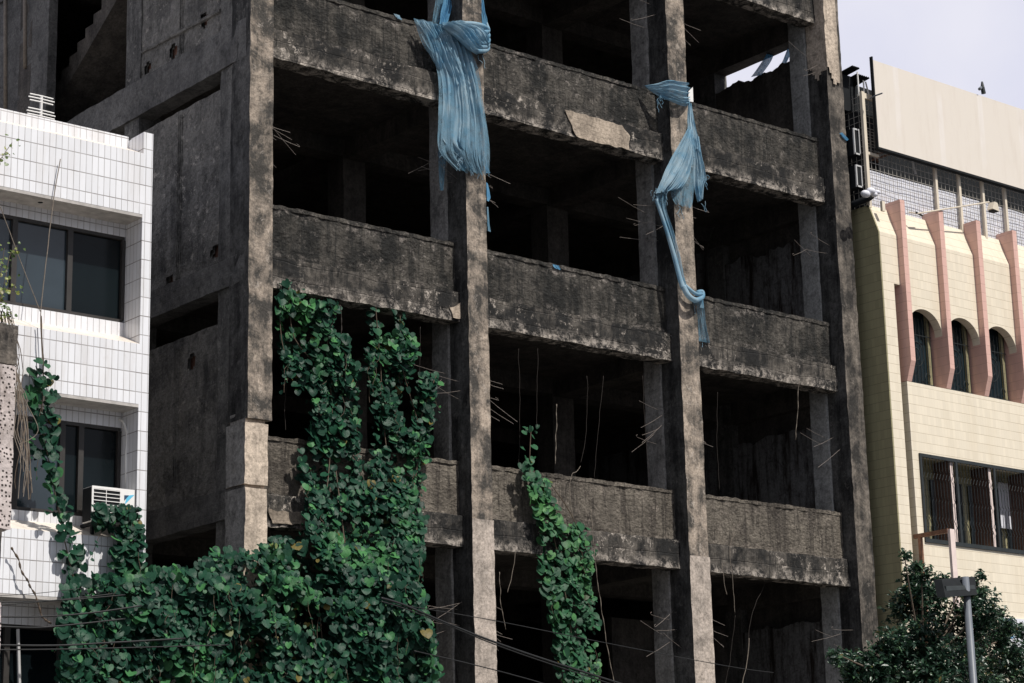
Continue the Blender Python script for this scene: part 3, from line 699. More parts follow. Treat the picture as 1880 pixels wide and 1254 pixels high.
# condensers at side
for k, (z0, z1) in enumerate(((14.4, 14.9), (13.78, 14.2))):
    lab = ('upper dark condenser box beside the wire cage', 'lower dark condenser box beside the wire cage')[k]
    t = thing('condenser_unit', (12.5, .1, z0), lab, 'condenser', 'condenser boxes beside the wire cage')
    MB().box(12.43, 12.58, -.12, .6, z0, z1).build('casing', M['darksteel'], t)
    c = MB(); c.box(12.424, 12.43, -.126, -.1, z0, z1); c.box(12.43, 12.58, -.13, -.121, z1-.03, z1); c.box(12.43, 12.45, -.13, -.121, z0, z1-.03); c.box(12.56, 12.58, -.13, -.121, z0, z1-.03); c.box(12.43, 12.58, -.13, -.121, z0, z0+.03)
    c.build('trim', M['frame_l'], t)
# gutter pipe and floodlights at the cage corner
o = MB().tube([Vector((12.4, .6, 13.42)), aX(1596, 363, 12.55), aX(1600, 360, 12.6)], .06, 10).build('drain_pipe', M['darksteel'], None, True); tag(o, 'dark pipe end at the top corner of the yellow building', 'pipe')
FL = thing('corner_floodlights', aY(1596, 366, -.45), 'cluster of white floodlight bulbs at the cage corner', 'floodlight')
def ball(c, r, q, n=10, sq=(1, 1, 1)):
    b = len(q.v)
    for j in range(n+1):
        for k in range(n):
            ph, th = pi*j/n, 2*pi*k/n; q.v.append(Vector(c)+Vector((r*sin(ph)*cos(th)*sq[0], r*sin(ph)*sin(th)*sq[1], r*cos(ph)*sq[2])))
    for j in range(n):
        for k in range(n):
            k2 = (k+1) % n; q.f.append((b+j*n+k, b+j*n+k2, b+(j+1)*n+k2, b+(j+1)*n+k))
for (x, y, r_) in ((1589, 356, .085), (1599, 351, .085), (1605, 357, .06), (1611, 353, .05)):
    q = MB(); ball(aY(x, y, -.5), r_, q, sq=(1.2, .9, .8)); q.build('bulb', M['whitesheet'], FL, True)
MB().box(aY(1594, 0, -.45).x, aY(1599, 0, -.45).x, -.45, -.40, aY(1596, 380, -.45).z, aY(1596, 362, -.45).z).build('stand', M['creamp'], FL)
# camera on the panel top
a = aY(1806, 172, BY); SC = thing('roof_camera', a, 'black antenna post with a small camera on top of the big panel', 'camera')
MB().tube([a, a+Vector((-.02, 0, .12)), a+Vector((-.02, 0, .24))], [.045, .04, .018], 8).build('post', M['iron'], SC)
MB().tube([a+Vector((-.02, 0, .1)), a+Vector((-.12, -.03, .07))], .012, 6).build('arm', M['iron'], SC)
MB().tube([a+Vector((-.11, -.03, .09)), a+Vector((-.2, -.06, .03))], .03, 8).build('camera_body', M['polegrey'], SC)
# lamp arm
LA = thing('arm_lamp', aY(1684, 392, -.55), 'small floodlight on a long thin arm in front of the cage', 'lamp')
a, b = aY(1684, 392, -.5), aY(1816, 371, -.62)
MB().tube([a+Vector((-.12, .1, .03)), a, b], .014, 6).build('arm', M['creamp'], LA)
MB().tube([aY(1682, 390, -.5), aY(1693, 396, -.45)], .02, 6).build('clamp', M['iron'], LA)
c = MB(); h = aY(1822, 380, -.62); c.prism([h+Vector((-.11, -.08, -.07)), h+Vector((.10, -.08, -.09)), h+Vector((.06, -.08, .07)), h+Vector((-.03, -.08, .08))], (0, .13, 0)); c.build('lamp_head', M['creamp'], LA)
c = MB(); c.box(h.x-.09, h.x+.08, h.y-.085, h.y+.055, h.z-.098, h.z-.091); c.build('lamp_glass', M['darksteel'], LA)
# blade sign frame
sx = 13.0
Fz = aY(1668, 986, FY).z; a = aX(1741, 976, sx)
SF = thing('projecting_sign', (sx, (a.y+FY)/2, 4), 'empty projecting sign frame with white outer post and rusty top beam', 'sign frame')
MB().box(sx-.03, sx+.03, a.y+.0, FY, a.z-.02, a.z+.05).build('top_beam', M['rust'], SF)
MB().box(sx-.02, sx+.10, a.y-.055, a.y-.002, a.z-1.5, a.z+.04).build('outer_post', M['pinkwhite'], SF)
MB().box(sx-.03, sx+.03, FY-.16, FY-.1, 3.2, a.z-.021).build('inner_post', M['rust'], SF)
# white and blue sign board on the wall
s0, s1 = aY(1838, 1133, FY-.06), aY(1838, 1228, FY-.06)
SB = thing('sign_board', (s0.x+.6, FY-.05, s1.z), 'white and blue sign board on the yellow wall behind the tree', 'sign')
MB().box(s0.x, s0.x+2.2, FY-.06, FY-.01, s1.z, s0.z).build('board', M['whitesheet'], SB)
SBL = NT('blue_print'); SBL.P('Base Color', SBL.mix(SBL.ramp(SBL.noise(6, 6), .4, .6), (.10, .30, .55), (.5, .65, .78)))
MB().box(s0.x+.02, s0.x+.36, FY-.064, FY-.0605, s0.z-.36, s0.z-.03).build('blue_print', SBL.mat, SB)

# ------------------------------------------------------------------ street lamp
lp = aY(1787, 1254, -3.2); lt = aY(1777, 1062, -3.2)
SL = thing('street_lamp', (lp.x, -3.2, .13), 'grey pole with a dark box lamp head in front of the tree', 'street lamp')
MB().tube([(lp.x, -3.2, .13), (lp.x, -3.2, 2), (lp.x-.0, -3.2, lt.z+.02)], [.075, .068, .055], 14).build('pole', M['polegrey'], SL, True)
q = MB(); k = [aY(1729, 1064, -3.1), aY(1790, 1059, -3.1), aY(1794, 1092, -3.3), aY(1736, 1097, -3.3)]
q.prism([k[0], k[1], k[2], k[3]], (0, .16, .02)); q.build('lamp_head', M['darksteel'], SL)
q = MB(); kk = [aY(1737, 1076, -3.215), aY(1789, 1074, -3.215), aY(1791, 1081, -3.235), aY(1738, 1085, -3.235)]
q.prism(kk, (0, .04, 0)); q.build('lamp_band', M['iron'], SL)

# ------------------------------------------------------------------ foliage
OUT2 = [(0, .26), (.17, .42), (.40, .36), (.53, .08), (.46, -.20), (.27, -.41), (0, -.56), (-.27, -.41), (-.46, -.20), (-.53, .08), (-.40, .36), (-.17, .42)]
def add_leaf(V, F, p, n, t, s, rnd):
    n = n.normalized(); t = (t-n*t.dot(n)).normalized(); b = n.cross(t); base = len(V)
    cup = rnd.uniform(.0, .26)*(1 if rnd.random() < .8 else -1); droop = rnd.uniform(.05, .5); wd = rnd.uniform(.68, 1.08)
    V.append(p+n*(-.02*s))
    for (x, y) in OUT2:
        z = cup*abs(x)*1.6-droop*max(0, -y)*.8+rnd.uniform(-.02, .02)
        V.append(p+(b*(x*wd)-t*y*1.0+n*z)*s)
    V.append(p+(t*.28)*s+n*(-.05*s))
    c1, c2 = base, base+13
    for (i, j) in ((1, 2), (2, 3), (3, 4), (4, 5)): F.append((c1, base+i, base+j))
    F.append((c1, base+5, c2)); F.append((c2, base+5, base+6)); F.append((c2, base+6, base+7)); F.append((c2, base+7, base+8)); F.append((c2, base+8, base+9)); F.append((c2, base+9, c1))
    for (i, j) in ((9, 10), (10, 11), (11, 12), (12, 1)): F.append((c1, base+i, base+j))
def lump(x, z): return .5+.28*sin(x*3.1+1.3*sin(z*2.3))*cos(z*3.7+x)+.3*noise.noise(Vector((x*1.7, z*1.7, 3)))
def spans_leaves(rows, n, yfun, depth, size, rnd, lum=True):
    """rows: [(py, [(x0,x1),...])]; yfun(px,py) front plane Y"""
    V, F = [], []; cen = []
    tot = []
    for i in range(len(rows)-1):
        wsum = sum(b-a for a, b in rows[i][1]); tot.append(wsum*(rows[i+1][0]-rows[i][0]))
    T = sum(tot)
    for i in range(len(rows)-1):
        cnt = int(n*tot[i]/T)
        for _ in range(cnt):
            py = rnd.uniform(rows[i][0], rows[i+1][0])
            r_ = rows[i] if (py-rows[i][0])/(rows[i+1][0]-rows[i][0]) < rnd.uniform(.3, .9) else rows[i+1]
            u = rnd.uniform(0, sum(b-a for a, b in r_[1])); px = r_[1][-1][1]
            for a, b in r_[1]:
                if u < b-a: px = a+u; break
                u -= b-a
            px += rnd.gauss(0, 2.5); Y = yfun(px, py)
            q = aY(px, py, Y); d = rnd.random()**1.5
            lu = lump(q.x, q.z) if lum else .5
            if lum and lu < .38 and rnd.random() < .8 and d < .7: continue
            off = (1-lu)*.5*depth+d*depth
            # push back along view-independent depth axis
            p = Vector((q.x, q.y+off, q.z)); 
            # keep footprint by following the same spot on a deeper plane
            p = aY(px, py, Y+off)
            nrm = Vector((rnd.gauss(-.15, .5), -1, rnd.gauss(.85, .5))); t = Vector((rnd.gauss(0, .45), rnd.gauss(-.25, .2), -1))
            add_leaf(V, F, p, nrm, t, size*(.4+.95*rnd.random()), rnd); cen.append(p)
    return V, F, cen
def leaf_obj(name, V, F, mat, parent):
    q = MB(); q.v = V; q.f = F; return q.build(name, mat, parent, True)
def vine(name, label, loc, rows, n, yfun, depth, size, mat, stems=(), seed=1, cat='vine', lum=True, smat=None):
    t = thing(name, loc, label, cat); rnd = random.Random(seed)
    V, F, cen = spans_leaves(rows, n, yfun, depth, size, rnd, lum)
    for ln in stems:
        pts = smoothpath([aY(x, y, yfun(x, y)+depth*.6) for x, y in ln], 5)
        pts = [p+Vector((.01*noise.noise(p*8), .015*noise.noise(p*7), 0)) for p in pts]
        MB().tube(pts, .008, 5).build('stem', smat or M['stem'], t)
    ntr = max(3, n//70)
    for k in range(ntr):                                # thin trailing tendrils with a few small leaves
        c0 = rnd.choice(cen); L_ = rnd.uniform(.15, .6); q_ = [c0+Vector((0, -.04, 0))]
        for j in range(5): q_.append(q_[-1]+Vector((rnd.gauss(0, .035), rnd.gauss(0, .012), -L_/5)))
        MB().tube(q_, .0035, 4).build('tendril', smat or M['stem'], t)
        for p in q_[2:]: add_leaf(V, F, p+Vector((rnd.gauss(0, .03), -.01, rnd.gauss(0, .02))), Vector((rnd.gauss(0, .5), -1, rnd.gauss(.5, .5))), Vector((rnd.gauss(0, .5), 0, -1)), size*rnd.uniform(.25, .55), rnd)
    leaf_obj('foliage', V, F, mat, t); return t, cen
mound = [(985, [(490, 535)]), (1000, [(478, 560)]), (1020, [(385, 560)]), (1035, [(365, 590)]), (1048, [(240, 600), (640, 740)]), (1060, [(160, 760)]), (1075, [(120, 770)]), (1100, [(118, 778)]), (1130, [(112, 578), (602, 785)]),
         (1160, [(105, 582), (608, 795)]), (1185, [(115, 800)]), (1220, [(110, 806)]), (1262, [(112, 804)]), (1275, [(112, 804)])]
ym = lambda x, y: -1.05+.5*max(0, (1080-y)/90)
vine('vine_mound', 'broad dark green vine mound covering the bottom of the white and concrete buildings', (0, -.7, 4), mound, 9500, ym, .85, .128, M['leaf'], [[(200, 1260), (300, 1150), (420, 1060)], [(560, 1260), (620, 1150), (640, 1060)], [(720, 1260), (700, 1180), (660, 1070)], [(585, 1110), (592, 1180), (600, 1240)]], 11)
A = [(518, [(512, 535)]), (540, [(508, 560)]), (555, [(505, 622)]), (580, [(508, 614)]), (600, [(508, 612)]), (620, [(508, 560), (572, 640)]), (650, [(514, 552), (565, 640)]), (675, [(520, 560), (580, 655)]), (700, [(545, 652)]),
     (725, [(568, 655)]), (760, [(572, 662)]), (800, [(565, 658)]), (830, [(553, 655)]), (860, [(552, 662)]), (900, [(556, 700)]), (930, [(560, 740)]), (960, [(562, 775)]), (1000, [(575, 772)]), (1040, [(600, 768)]), (1075, [(610, 765)])]
ya = lambda x, y: -.08-.75*max(0, min(1, (y-860)/210))
vine('hanging_vine', 'tall dark vine column hanging from the beam beside the corner column', (1.2, -.2, 6), A, 3100, ya, .36, .118, M['leaf'], [[(530, 520), (540, 620), (600, 700), (615, 850), (640, 1050)], [(622, 560), (600, 640), (610, 760), (600, 900)], [(512, 560), (520, 640), (545, 690)]], 5)
Bv = [(563, [(684, 698)]), (578, [(684, 700), (722, 742)]), (600, [(680, 702), (722, 748)]), (625, [(682, 760)]), (650, [(672, 762)]), (675, [(670, 755)]), (700, [(680, 752), (772, 802)]), (725, [(686, 745), (765, 798)]), (760, [(690, 738), (756, 795)]),
      (800, [(688, 740), (750, 785)]), (828, [(688, 785)]), (860, [(680, 776)]), (900, [(700, 776)]), (940, [(720, 780)]), (1000, [(725, 775)]), (1040, [(730, 768)])]
yb = lambda x, y: -.06-.5*max(0, min(1, (y-860)/210))
vine('hanging_vine', 'twin-stranded vine with bright leaves climbing right of the tall dark vine column', (2.6, -.2, 6), Bv, 1850, yb, .32, .114, M['leaf'], [[(690, 565), (700, 700), (710, 830), (740, 1000)], [(735, 580), (740, 680), (770, 800), (750, 950)], [(800, 690), (775, 760), (765, 830)]], 8)
Cv = [(782, [(964, 984)]), (810, [(960, 984)]), (850, [(959, 982)]), (870, [(963, 990)]), (885, [(968, 1010)]), (910, [(974, 1016)]), (935, [(985, 1026)]), (955, [(990, 1028)]), (966, [(994, 1078)]), (1000, [(995, 1081)]),
      (1040, [(992, 1083)]), (1080, [(1003, 1085)]), (1120, [(1008, 1092)]), (1150, [(1014, 1100)]), (1180, [(1018, 1098)]), (1262, [(1022, 1096)]), (1275, [(1022, 1096)])]
vine('hanging_vine', 'narrow bright green vine hanging alone between the two middle columns', (5, 0, 5), Cv, 1350, lambda x, y: -.02, .22, .128, M['leaf_c'], [[(975, 785), (975, 880), (1010, 960), (1040, 1100), (1060, 1254)], [(1005, 880), (1060, 970), (1075, 1100)]], 21)
Dv = [(662, [(64, 82)]), (680, [(58, 95)]), (700, [(56, 104)]), (722, [(48, 104)]), (760, [(48, 102)]), (800, [(55, 104)]), (850, [(76, 108)]), (885, [(85, 112)]), (915, [(90, 122)]), (940, [(82, 130)]), (955, [(108, 130)]),
      (985, [(110, 134)]), (1010, [(112, 150)]), (1040, [(118, 156)]), (1065, [(120, 160)]), (1080, [(122, 160)])]
vine('climbing_vine', 'slim vine climbing across the lower tiled window and sill', (-3.1, -.3, 5), Dv, 210, lambda x, y: -.22, .16, .135, M['leaf'], [[(76, 580), (80, 680), (78, 780), (100, 900), (120, 1000), (140, 1080)]], 31, lum=False)
Ev = [(928, [(172, 200), (222, 256)]), (945, [(172, 258)]), (960, [(176, 260)]), (980, [(212, 262)]), (1010, [(208, 262)]), (1040, [(200, 264)]), (1065, [(195, 268)]), (1080, [(195, 268)])]
vine('climbing_vine', 'bushy vine growing up under the cream air conditioner', (-2.2, -.4, 5), Ev, 360, lambda x, y: -.30, .22, .125, M['leaf'], [[(240, 935), (245, 1000), (225, 1080)]], 41, lum=False)

# small sprig at the left edge with dry roots; pitted post
PO = thing('pitted_post', (-5.95, -4, .13), 'pitted whitewashed concrete post with a dark cap at the left edge', 'post')
def atm(x, y): return aY(x, y, -4)
xr = aY(25, 800, -4.12).x; xl = xr-.26
def pb(y0, y1, mat, name, dx=0., rx=None):
    z1_, z0_ = atm(20, y0).z, atm(20, y1).z; x1 = xr if rx is None else rx
    return MB().box(xl, x1+dx, -4.12, -3.9, z0_, z1_, .05, .012, 6).build(name, mat, PO)
pb(602, 674, M['rib_dark'], 'cap', .005); pb(676, 975, M['pitted'], 'shaft'); pb(977, 1108, M['rib_dark'], 'collar', -.10); pb(1110, 1262, M['pitted'], 'base', -.07)
MB().box(xl, xr-.08, -4.12, -3.9, .13, atm(20, 1263).z).build('foot', M['rib_dark'], PO)
RT = thing('dry_roots', (-5.8, -3.8, 5), 'tangle of dry hanging roots beside the pitted post', 'roots'); rnd = random.Random(9)
for k in range(17):
    x0 = rnd.uniform(2, 30); pts = [(x0*.6, 565+rnd.uniform(0, 20)), (x0+6, 640), (34+rnd.gauss(2, 5), 720), (38+rnd.gauss(2, 8), 790), (36+rnd.gauss(4, 12), rnd.uniform(800, 930))]
    MB().tube([p+Vector((.05*noise.noise(p*4+Vector((k*3, 0, 0))), 0, 0)) for p in smoothpath([aY(x, y, -3.85) for x, y in pts], 6)], .0045, 4).build('root', M['drystem'] if k % 3 else M['stem'], RT)
SPR = thing('leafy_sprig', aY(5, 560, -3.9), 'yellow-green sprig growing from the top of the pitted post', 'plant'); rnd = random.Random(2)
V, F = [], []
for ln in ([(-6, 570), (8, 520), (18, 470), (30, 455)], [(-4, 560), (12, 530), (26, 535)], [(-8, 540), (2, 500), (8, 455)], [(-5, 300), (6, 285), (22, 262)], [(4, 590), (14, 575), (22, 572)]):
    P_ = smoothpath([aY(x, y, -3.9) for x, y in ln], 6); MB().tube(P_, .004, 4).build('stem', M['stem'], SPR)
    for p in P_:
        for _ in range(2): add_leaf(V, F, p+Vector((rnd.gauss(0, .05), rnd.gauss(0, .05), rnd.gauss(0, .05))), Vector((rnd.gauss(0, .5), -1, rnd.gauss(.5, .5))), Vector((rnd.gauss(0, 1), 0, rnd.gauss(-.4, .6))), rnd.uniform(.025, .05), rnd)
leaf_obj('foliage', V, F, M['leaf_y'], SPR)

# ------------------------------------------------------------------ tree at right
TR = thing('street_tree', (10.7, -2.2, .13), 'bushy dark-leaved tree in front of the yellow building', 'tree'); rnd = random.Random(77)
TC = aY(1755, 1190, -2.2)
tk = MB(); tk.tube(smoothpath([(10.9, -2.2, .1), (10.95, -2.2, 1.5), (10.8, -2.15, 3), (10.85, -2.2, 4.2), (10.8, -2.2, 5.2)], 5), .11, 10, .04)
blobs = []
for (px, py, r_) in [(1662, 1240, .62), (1620, 1215, .38), (1690, 1180, .55), (1665, 1120, .35), (1740, 1225, .62), (1700, 1105, .42), (1760, 1150, .58), (1672, 1052, .20), (1692, 1052, .2), (1725, 1080, .3), (1680, 1085, .3), (1820, 1200, .62), (1800, 1120, .42), (1850, 1250, .55), (1835, 1150, .3), (1870, 1210, .3), (1580, 1235, .34), (1556, 1215, .24), (1530, 1198, .14), (1790, 1090, .3), (1700, 1250, .6), (1785, 1262, .6), (1600, 1262, .5), (1770, 1068, .16), (1640, 1180, .3), (1660, 1020, .12), (1800, 1058, .12), (1872, 1160, .2)]:
    Y = -2.2+rnd.uniform(-.5, .5); blobs.append((aY(px, py, Y), r_))
V, F = [], []
DIA = [(0, .5), (.2, .1), (0, -.5), (-.2, .1)]
for (cb, rb) in blobs:
    hub = Vector((10.83, -2.2, min(cb.z-.3, 5.0)))
    tk.tube(smoothpath([hub, hub.lerp(cb, .5)+Vector((0, 0, -.08)), cb], 4), .025, 5, .008)
    nt = int(75*(rb/.4)**2)
    for _ in range(nt):
        dv = Vector((rnd.gauss(0, 1), rnd.gauss(0, 1), rnd.gauss(0, 1))).normalized()
        L = rb*rnd.uniform(.55, 1.12); tip = cb+Vector((dv.x, dv.y, dv.z*.85))*L; st_ = cb.lerp(tip, .55)
        if rnd.random() < .12: tk.tube([st_, tip], .004, 3, cap=False)
        for k in range(13):
            u = rnd.random(); p = st_.lerp(tip, u)+Vector((rnd.gauss(0, .035), rnd.gauss(0, .035), rnd.gauss(0, .035)))
            n_ = Vector((rnd.gauss(0, .6), rnd.gauss(-.4, .5), rnd.gauss(.8, .5))).normalized(); t_ = (dv+Vector((rnd.gauss(0, .6), rnd.gauss(0, .6), rnd.gauss(-.3, .6)))); t_ = (t_-n_*t_.dot(n_)).normalized(); b_ = n_.cross(t_); s__ = rnd.uniform(.06, .12); base = len(V)
            V += [p+t_*s__*.5, p+b_*s__*.24+n_*.012, p-t_*s__*.5, p-b_*s__*.24+n_*.012]; F += [(base, base+1, base+2), (base, base+2, base+3)]
tk.build('trunk', M['bark'], TR, True); leaf_obj('crown', V, F, M['leaf_t'], TR)

# ------------------------------------------------------------------ blue netting
def sheet(name, rows, mat, parent, folds=7, amp=.03, nu=90, nv=70, rag=0., seed=0, raglen=.0, yback=0., sharp=1.):
    """rows: [(lx,ly,rx,ry,Y)] top to bottom; folds run along the length"""
    L = smoothpath([aY(r_[0], r_[1], r_[4]) for r_ in rows], 12); Rr = smoothpath([aY(r_[2], r_[3], r_[5] if len(r_) > 5 else r_[4]) for r_ in rows], 12)
    q = MB(); n = len(L); nv = n*3
    def samp(A_, t):
        t = max(0, min(n-1.001, t*(n-1))); i = int(t); return A_[i].lerp(A_[i+1], t-i)
    ragf = [rag*(noise.noise(Vector((u*14/nu*3, seed, 5)))+.6*noise.noise(Vector((u*.6, seed, 8)))) for u in range(nu+1)]
    for j in range(nv+1):
        for i in range(nu+1):
            u = i/nu; v = j/nv; vv = v*(1-max(0, ragf[i]))
            a, b = samp(L, vv), samp(Rr, vv); wdt = (b-a).length
            ph = u*folds*2*pi+1.3*noise.noise(Vector((u*3, v*1.2, seed)))*3
            wp = .5*noise.noise(Vector((u*2.2, v*1.6, seed+7)))
            q1 = noise.noise(Vector(((u+wp*.25)*folds*1.6, v*.55, seed))); q2 = noise.noise(Vector(((u+wp*.3)*folds*2.9, v*1.1, seed+2))); q3 = noise.noise(Vector(((u+wp*.1)*folds*9, v*2.5, seed+5)))
            f1 = 3.2*(.5-abs(q1)**.85*1.4)+.75*q2+.16*q3
            p = a.lerp(b, u); k = min(1, wdt/.25)
            edge = min(1, min(u, 1-u)*8)
            p = p+Vector((0, -1, .0))*(amp*f1*k*(.3+.7*edge))+Vector((.006*sin(v*9+u*40), 0, 0))
            q.v.append(p)
    for j in range(nv):
        for i in range(nu):
            k = j*(nu+1)+i; q.f.append((k, k+1, k+nu+2, k+nu+1))
    o = q.build(name, mat, parent, True)
    return o
N1 = thing('blue_netting', (3.6, -.1, 12), 'long faded blue netting draped over the parapet and wrapped round the left middle column', 'netting')
sheet('drape', [(763, 37, 850, 62, .18, -.05), (778, 70, 862, 95, .16, -.08), (790, 105, 868, 120, .14, -.1), (804, 128, 876, 160, .10, -.1), (810, 150, 882, 195, .06, -.1), (812, 190, 890, 230, .03, -.1), (810, 225, 893, 262, .02, -.1), (812, 258, 893, 290, .0, -.08), (845, 290, 893, 306, -.04)], M['net'], N1, 5.5, .055, rag=.22, seed=1)
sheet('side_fold', [(763, 37, 805, 48, .1), (785, 75, 825, 85, .08), (796, 105, 832, 110, .07), (804, 127, 834, 131, .07)], M['net'], N1, 4, .03, seed=3)
# roll around the column: strands going right with a sag
for k, (ya_, yb_, sag, r_) in enumerate([(47, 62, 4, .05), (51, 70, 10, .055), (56, 78, 14, .06), (60, 84, 18, .05), (64, 90, 22, .045), (42, 55, -8, .045)]):
    pts = [aY(812, 44+k, -.02), aY(838, ya_+2, -.12), aY(866, (ya_+yb_)/2+sag*.6, -.2), aY(888, yb_+sag*.35-4, -.17), aY(897, yb_-6+k, -.0), aY(893, yb_-14, .2)]
    P_ = smoothpath(pts, 8); MB().tube(P_, [r_*.85*(.5+.5*sin(pi*min(1, i/(len(P_)-1)*1.1))) for i in range(len(P_))], 10).build('twist', M['net'], N1, True)
sheet('knot_cover', [(812, 42, 850, 38, -.12, -.14), (842, 58, 880, 50, -.2, -.2), (858, 80, 893, 60, -.25, -.22), (868, 96, 897, 74, -.22, -.15), (876, 100, 897, 88, -.15, -.08)], M['net'], N1, 5, .035, seed=9)
sheet('wisp', [(848, 92, 866, 98, -.05), (852, 112, 872, 118, -.05), (858, 130, 880, 125, -.04)], M['nets'], N1, 3, .01, rag=.5, seed=12)
sheet('wisp', [(808, 180, 826, 190, .1), (806, 240, 824, 250, .15), (805, 300, 818, 300, .2), (808, 350, 814, 350, .25)], M['nets'], N1, 3, .02, rag=.4, seed=13)
sheet('sheer_layer', [(758, 34, 852, 60, .16, -.07), (774, 80, 868, 100, .14, -.10), (798, 118, 880, 135, .1, -.12), (806, 160, 888, 190, .05, -.13), (805, 225, 898, 262, .0, -.14), (806, 275, 899, 300, -.02, -.13), (838, 312, 898, 326, -.06)], M['nets'], N1, 4, .04, rag=.35, seed=61)
def threads(parent, spots, n, seed, L=.2):
    rn = random.Random(seed)
    for k in range(n):
        (x, y, Y) = rn.choice(spots); p = aY(x+rn.gauss(0, 5), y+rn.gauss(0, 5), Y-.03); q_ = [p]
        ll = L*rn.uniform(.3, 1.2)
        for j in range(5): q_.append(q_[-1]+Vector((rn.gauss(0, .018), rn.gauss(0, .01), -ll/5)))
        MB().tube(q_, .0035, 4).build('loose_thread', M['net'], parent)
threads(N1, [(820, 262, .0), (850, 290, -.05), (872, 302, -.05), (890, 300, -.05), (812, 150, .05), (880, 100, -.1)], 26, 5)
sheet('tatter', [(843, 262, 880, 272, -.04), (850, 290, 884, 298, -.05), (858, 315, 886, 322, -.05)], M['nets'], N1, 4, .012, rag=.6, seed=14)
sheet('tatter', [(884, 285, 893, 290, .0), (888, 306, 896, 308, .0), (891, 318, 900, 318, .0)], M['netd'], N1, 2, .01, rag=.2, seed=15)
N2 = thing('blue_netting', (3.2, .5, 15), 'dark blue netting hanging behind the left middle column at the top', 'netting')
sheet('curtain', [(800, -14, 828, -8, .4), (796, 20, 822, 25, .4), (792, 42, 818, 47, .4)], M['nets'], N2, 5, .03, seed=21)
sheet('strip', [(816, -12, 832, -8, .3), (810, 20, 826, 25, .3), (806, 44, 820, 47, .3)], M['netd'], N2, 3, .03, seed=22)
sheet('edge_strip', [(876, -12, 886, -12, .05), (880, 15, 890, 18, .05), (884, 40, 894, 40, .08), (884, 54, 886, 56, .1)], M['netd'], N2, 2, .02, seed=23)
N3 = thing('blue_netting', (8.2, -.1, 13), 'blue netting tied across the right middle column with a flared tail', 'netting')
sheet('band', [(1183, 157, 1187, 161, .16, .14), (1205, 153, 1212, 178, .05, .02), (1228, 147, 1232, 186, -.1, -.1), (1250, 150, 1252, 194, -.13, -.13), (1262, 152, 1262, 194, -.06, -.06), (1264, 154, 1264, 190, .1, .1)], M['net'], N3, 6, .03, seed=31)
sheet('strand', [(1261, 184, 1269, 190, .02), (1262, 215, 1274, 220, .0), (1263, 240, 1282, 255, -.05), (1260, 262, 1287, 280, -.07)], M['net'], N3, 4, .02, seed=32)
sheet('flare', [(1262, 236, 1272, 242, -.06), (1244, 268, 1272, 280, -.09), (1228, 298, 1266, 318, -.1), (1213, 330, 1250, 345, -.1), (1203, 356, 1234, 350, -.06)], M['net'], N3, 6, .04, rag=.12, seed=33)
sheet('flare', [(1264, 245, 1282, 252, -.02), (1270, 280, 1288, 290, -.02), (1272, 320, 1295, 322, .0), (1274, 345, 1291, 345, .0), (1280, 372, 1290, 366, .0)], M['net'], N3, 4, .03, rag=.3, seed=34)
sheet('sheer_veil', [(1250, 280, 1272, 285, -.04), (1238, 320, 1274, 330, -.04), (1232, 355, 1272, 362, -.04), (1240, 375, 1270, 384, -.04)], M['nets'], N3, 4, .012, rag=.45, seed=35)
sheet('strand', [(1203, 345, 1226, 350, .0), (1205, 375, 1222, 378, .0), (1220, 420, 1235, 420, -.03), (1236, 465, 1248, 468, -.05), (1248, 505, 1256, 508, -.08), (1254, 530, 1262, 528, -.1)], M['nets'], N3, 4, .02, seed=36)
P_ = smoothpath([aY(1204, 365, .0), aY(1222, 418, -.03), (aY(1236, 465, -.06)), aY(1248, 510, -.1), aY(1254, 528, -.14)], 8)
MB().tube(P_, .028, 8, .045).build('rope_fold', M['net'], N3, True)
P_ = smoothpath([aY(1254, 526, -.14), aY(1264, 543, -.18), aY(1277, 551, -.17), aY(1289, 546, -.1), aY(1289, 536, -.05), aY(1280, 537, -.1)], 8)
MB().tube(P_, .05, 10, .035).build('knot', M['net'], N3, True)
P_ = smoothpath([aY(1258, 524, -.13), aY(1268, 533, -.15), aY(1279, 540, -.14), aY(1288, 540, -.1)], 8)
MB().tube(P_, .03, 8, .03).build('knot', M['net'], N3, True)
sheet('tail', [(1270, 550, 1290, 545, -.02), (1274, 575, 1293, 570, .08), (1278, 600, 1297, 600, .14), (1280, 626, 1303, 630, .17)], M['nets'], N3, 3, .02, rag=.1, seed=37)
sheet('tail', [(1284, 545, 1291, 545, -.04), (1285, 565, 1292, 566, .0)], M['net'], N3, 2, .012, seed=38)
o = MB(); o.prism([aY(1264, 168, .1), aY(1272, 160, .1), aY(1273, 187, .1), aY(1264, 186, .1)], (0, .01, 0)); o = o.build('plastic_scrap', M['white']); tag(o, 'small white plastic scrap stuck beside the tied blue band', 'scrap')
threads(N3, [(1206, 352, -.05), (1222, 350, -.08), (1284, 366, .0), (1292, 330, .0), (1250, 378, -.05), (1290, 626, .15), (1282, 560, .0), (1210, 176, .0)], 28, 6)
N4 = thing('blue_netting', (12.3, 1.5, 16), 'blue netting strips seen against the sky through the top side gap', 'netting')
sheet('strip', [(1416, 85, 1426, 82, 1.6), (1400, 112, 1416, 110, 1.6), (1378, 142, 1398, 138, 1.6)], M['netd'], N4, 3, .02, seed=41)
sheet('strip', [(1452, 70, 1460, 66, 1.2), (1444, 95, 1454, 92, 1.2), (1434, 118, 1444, 116, 1.2)], M['netd'], N4, 3, .02, seed=42)
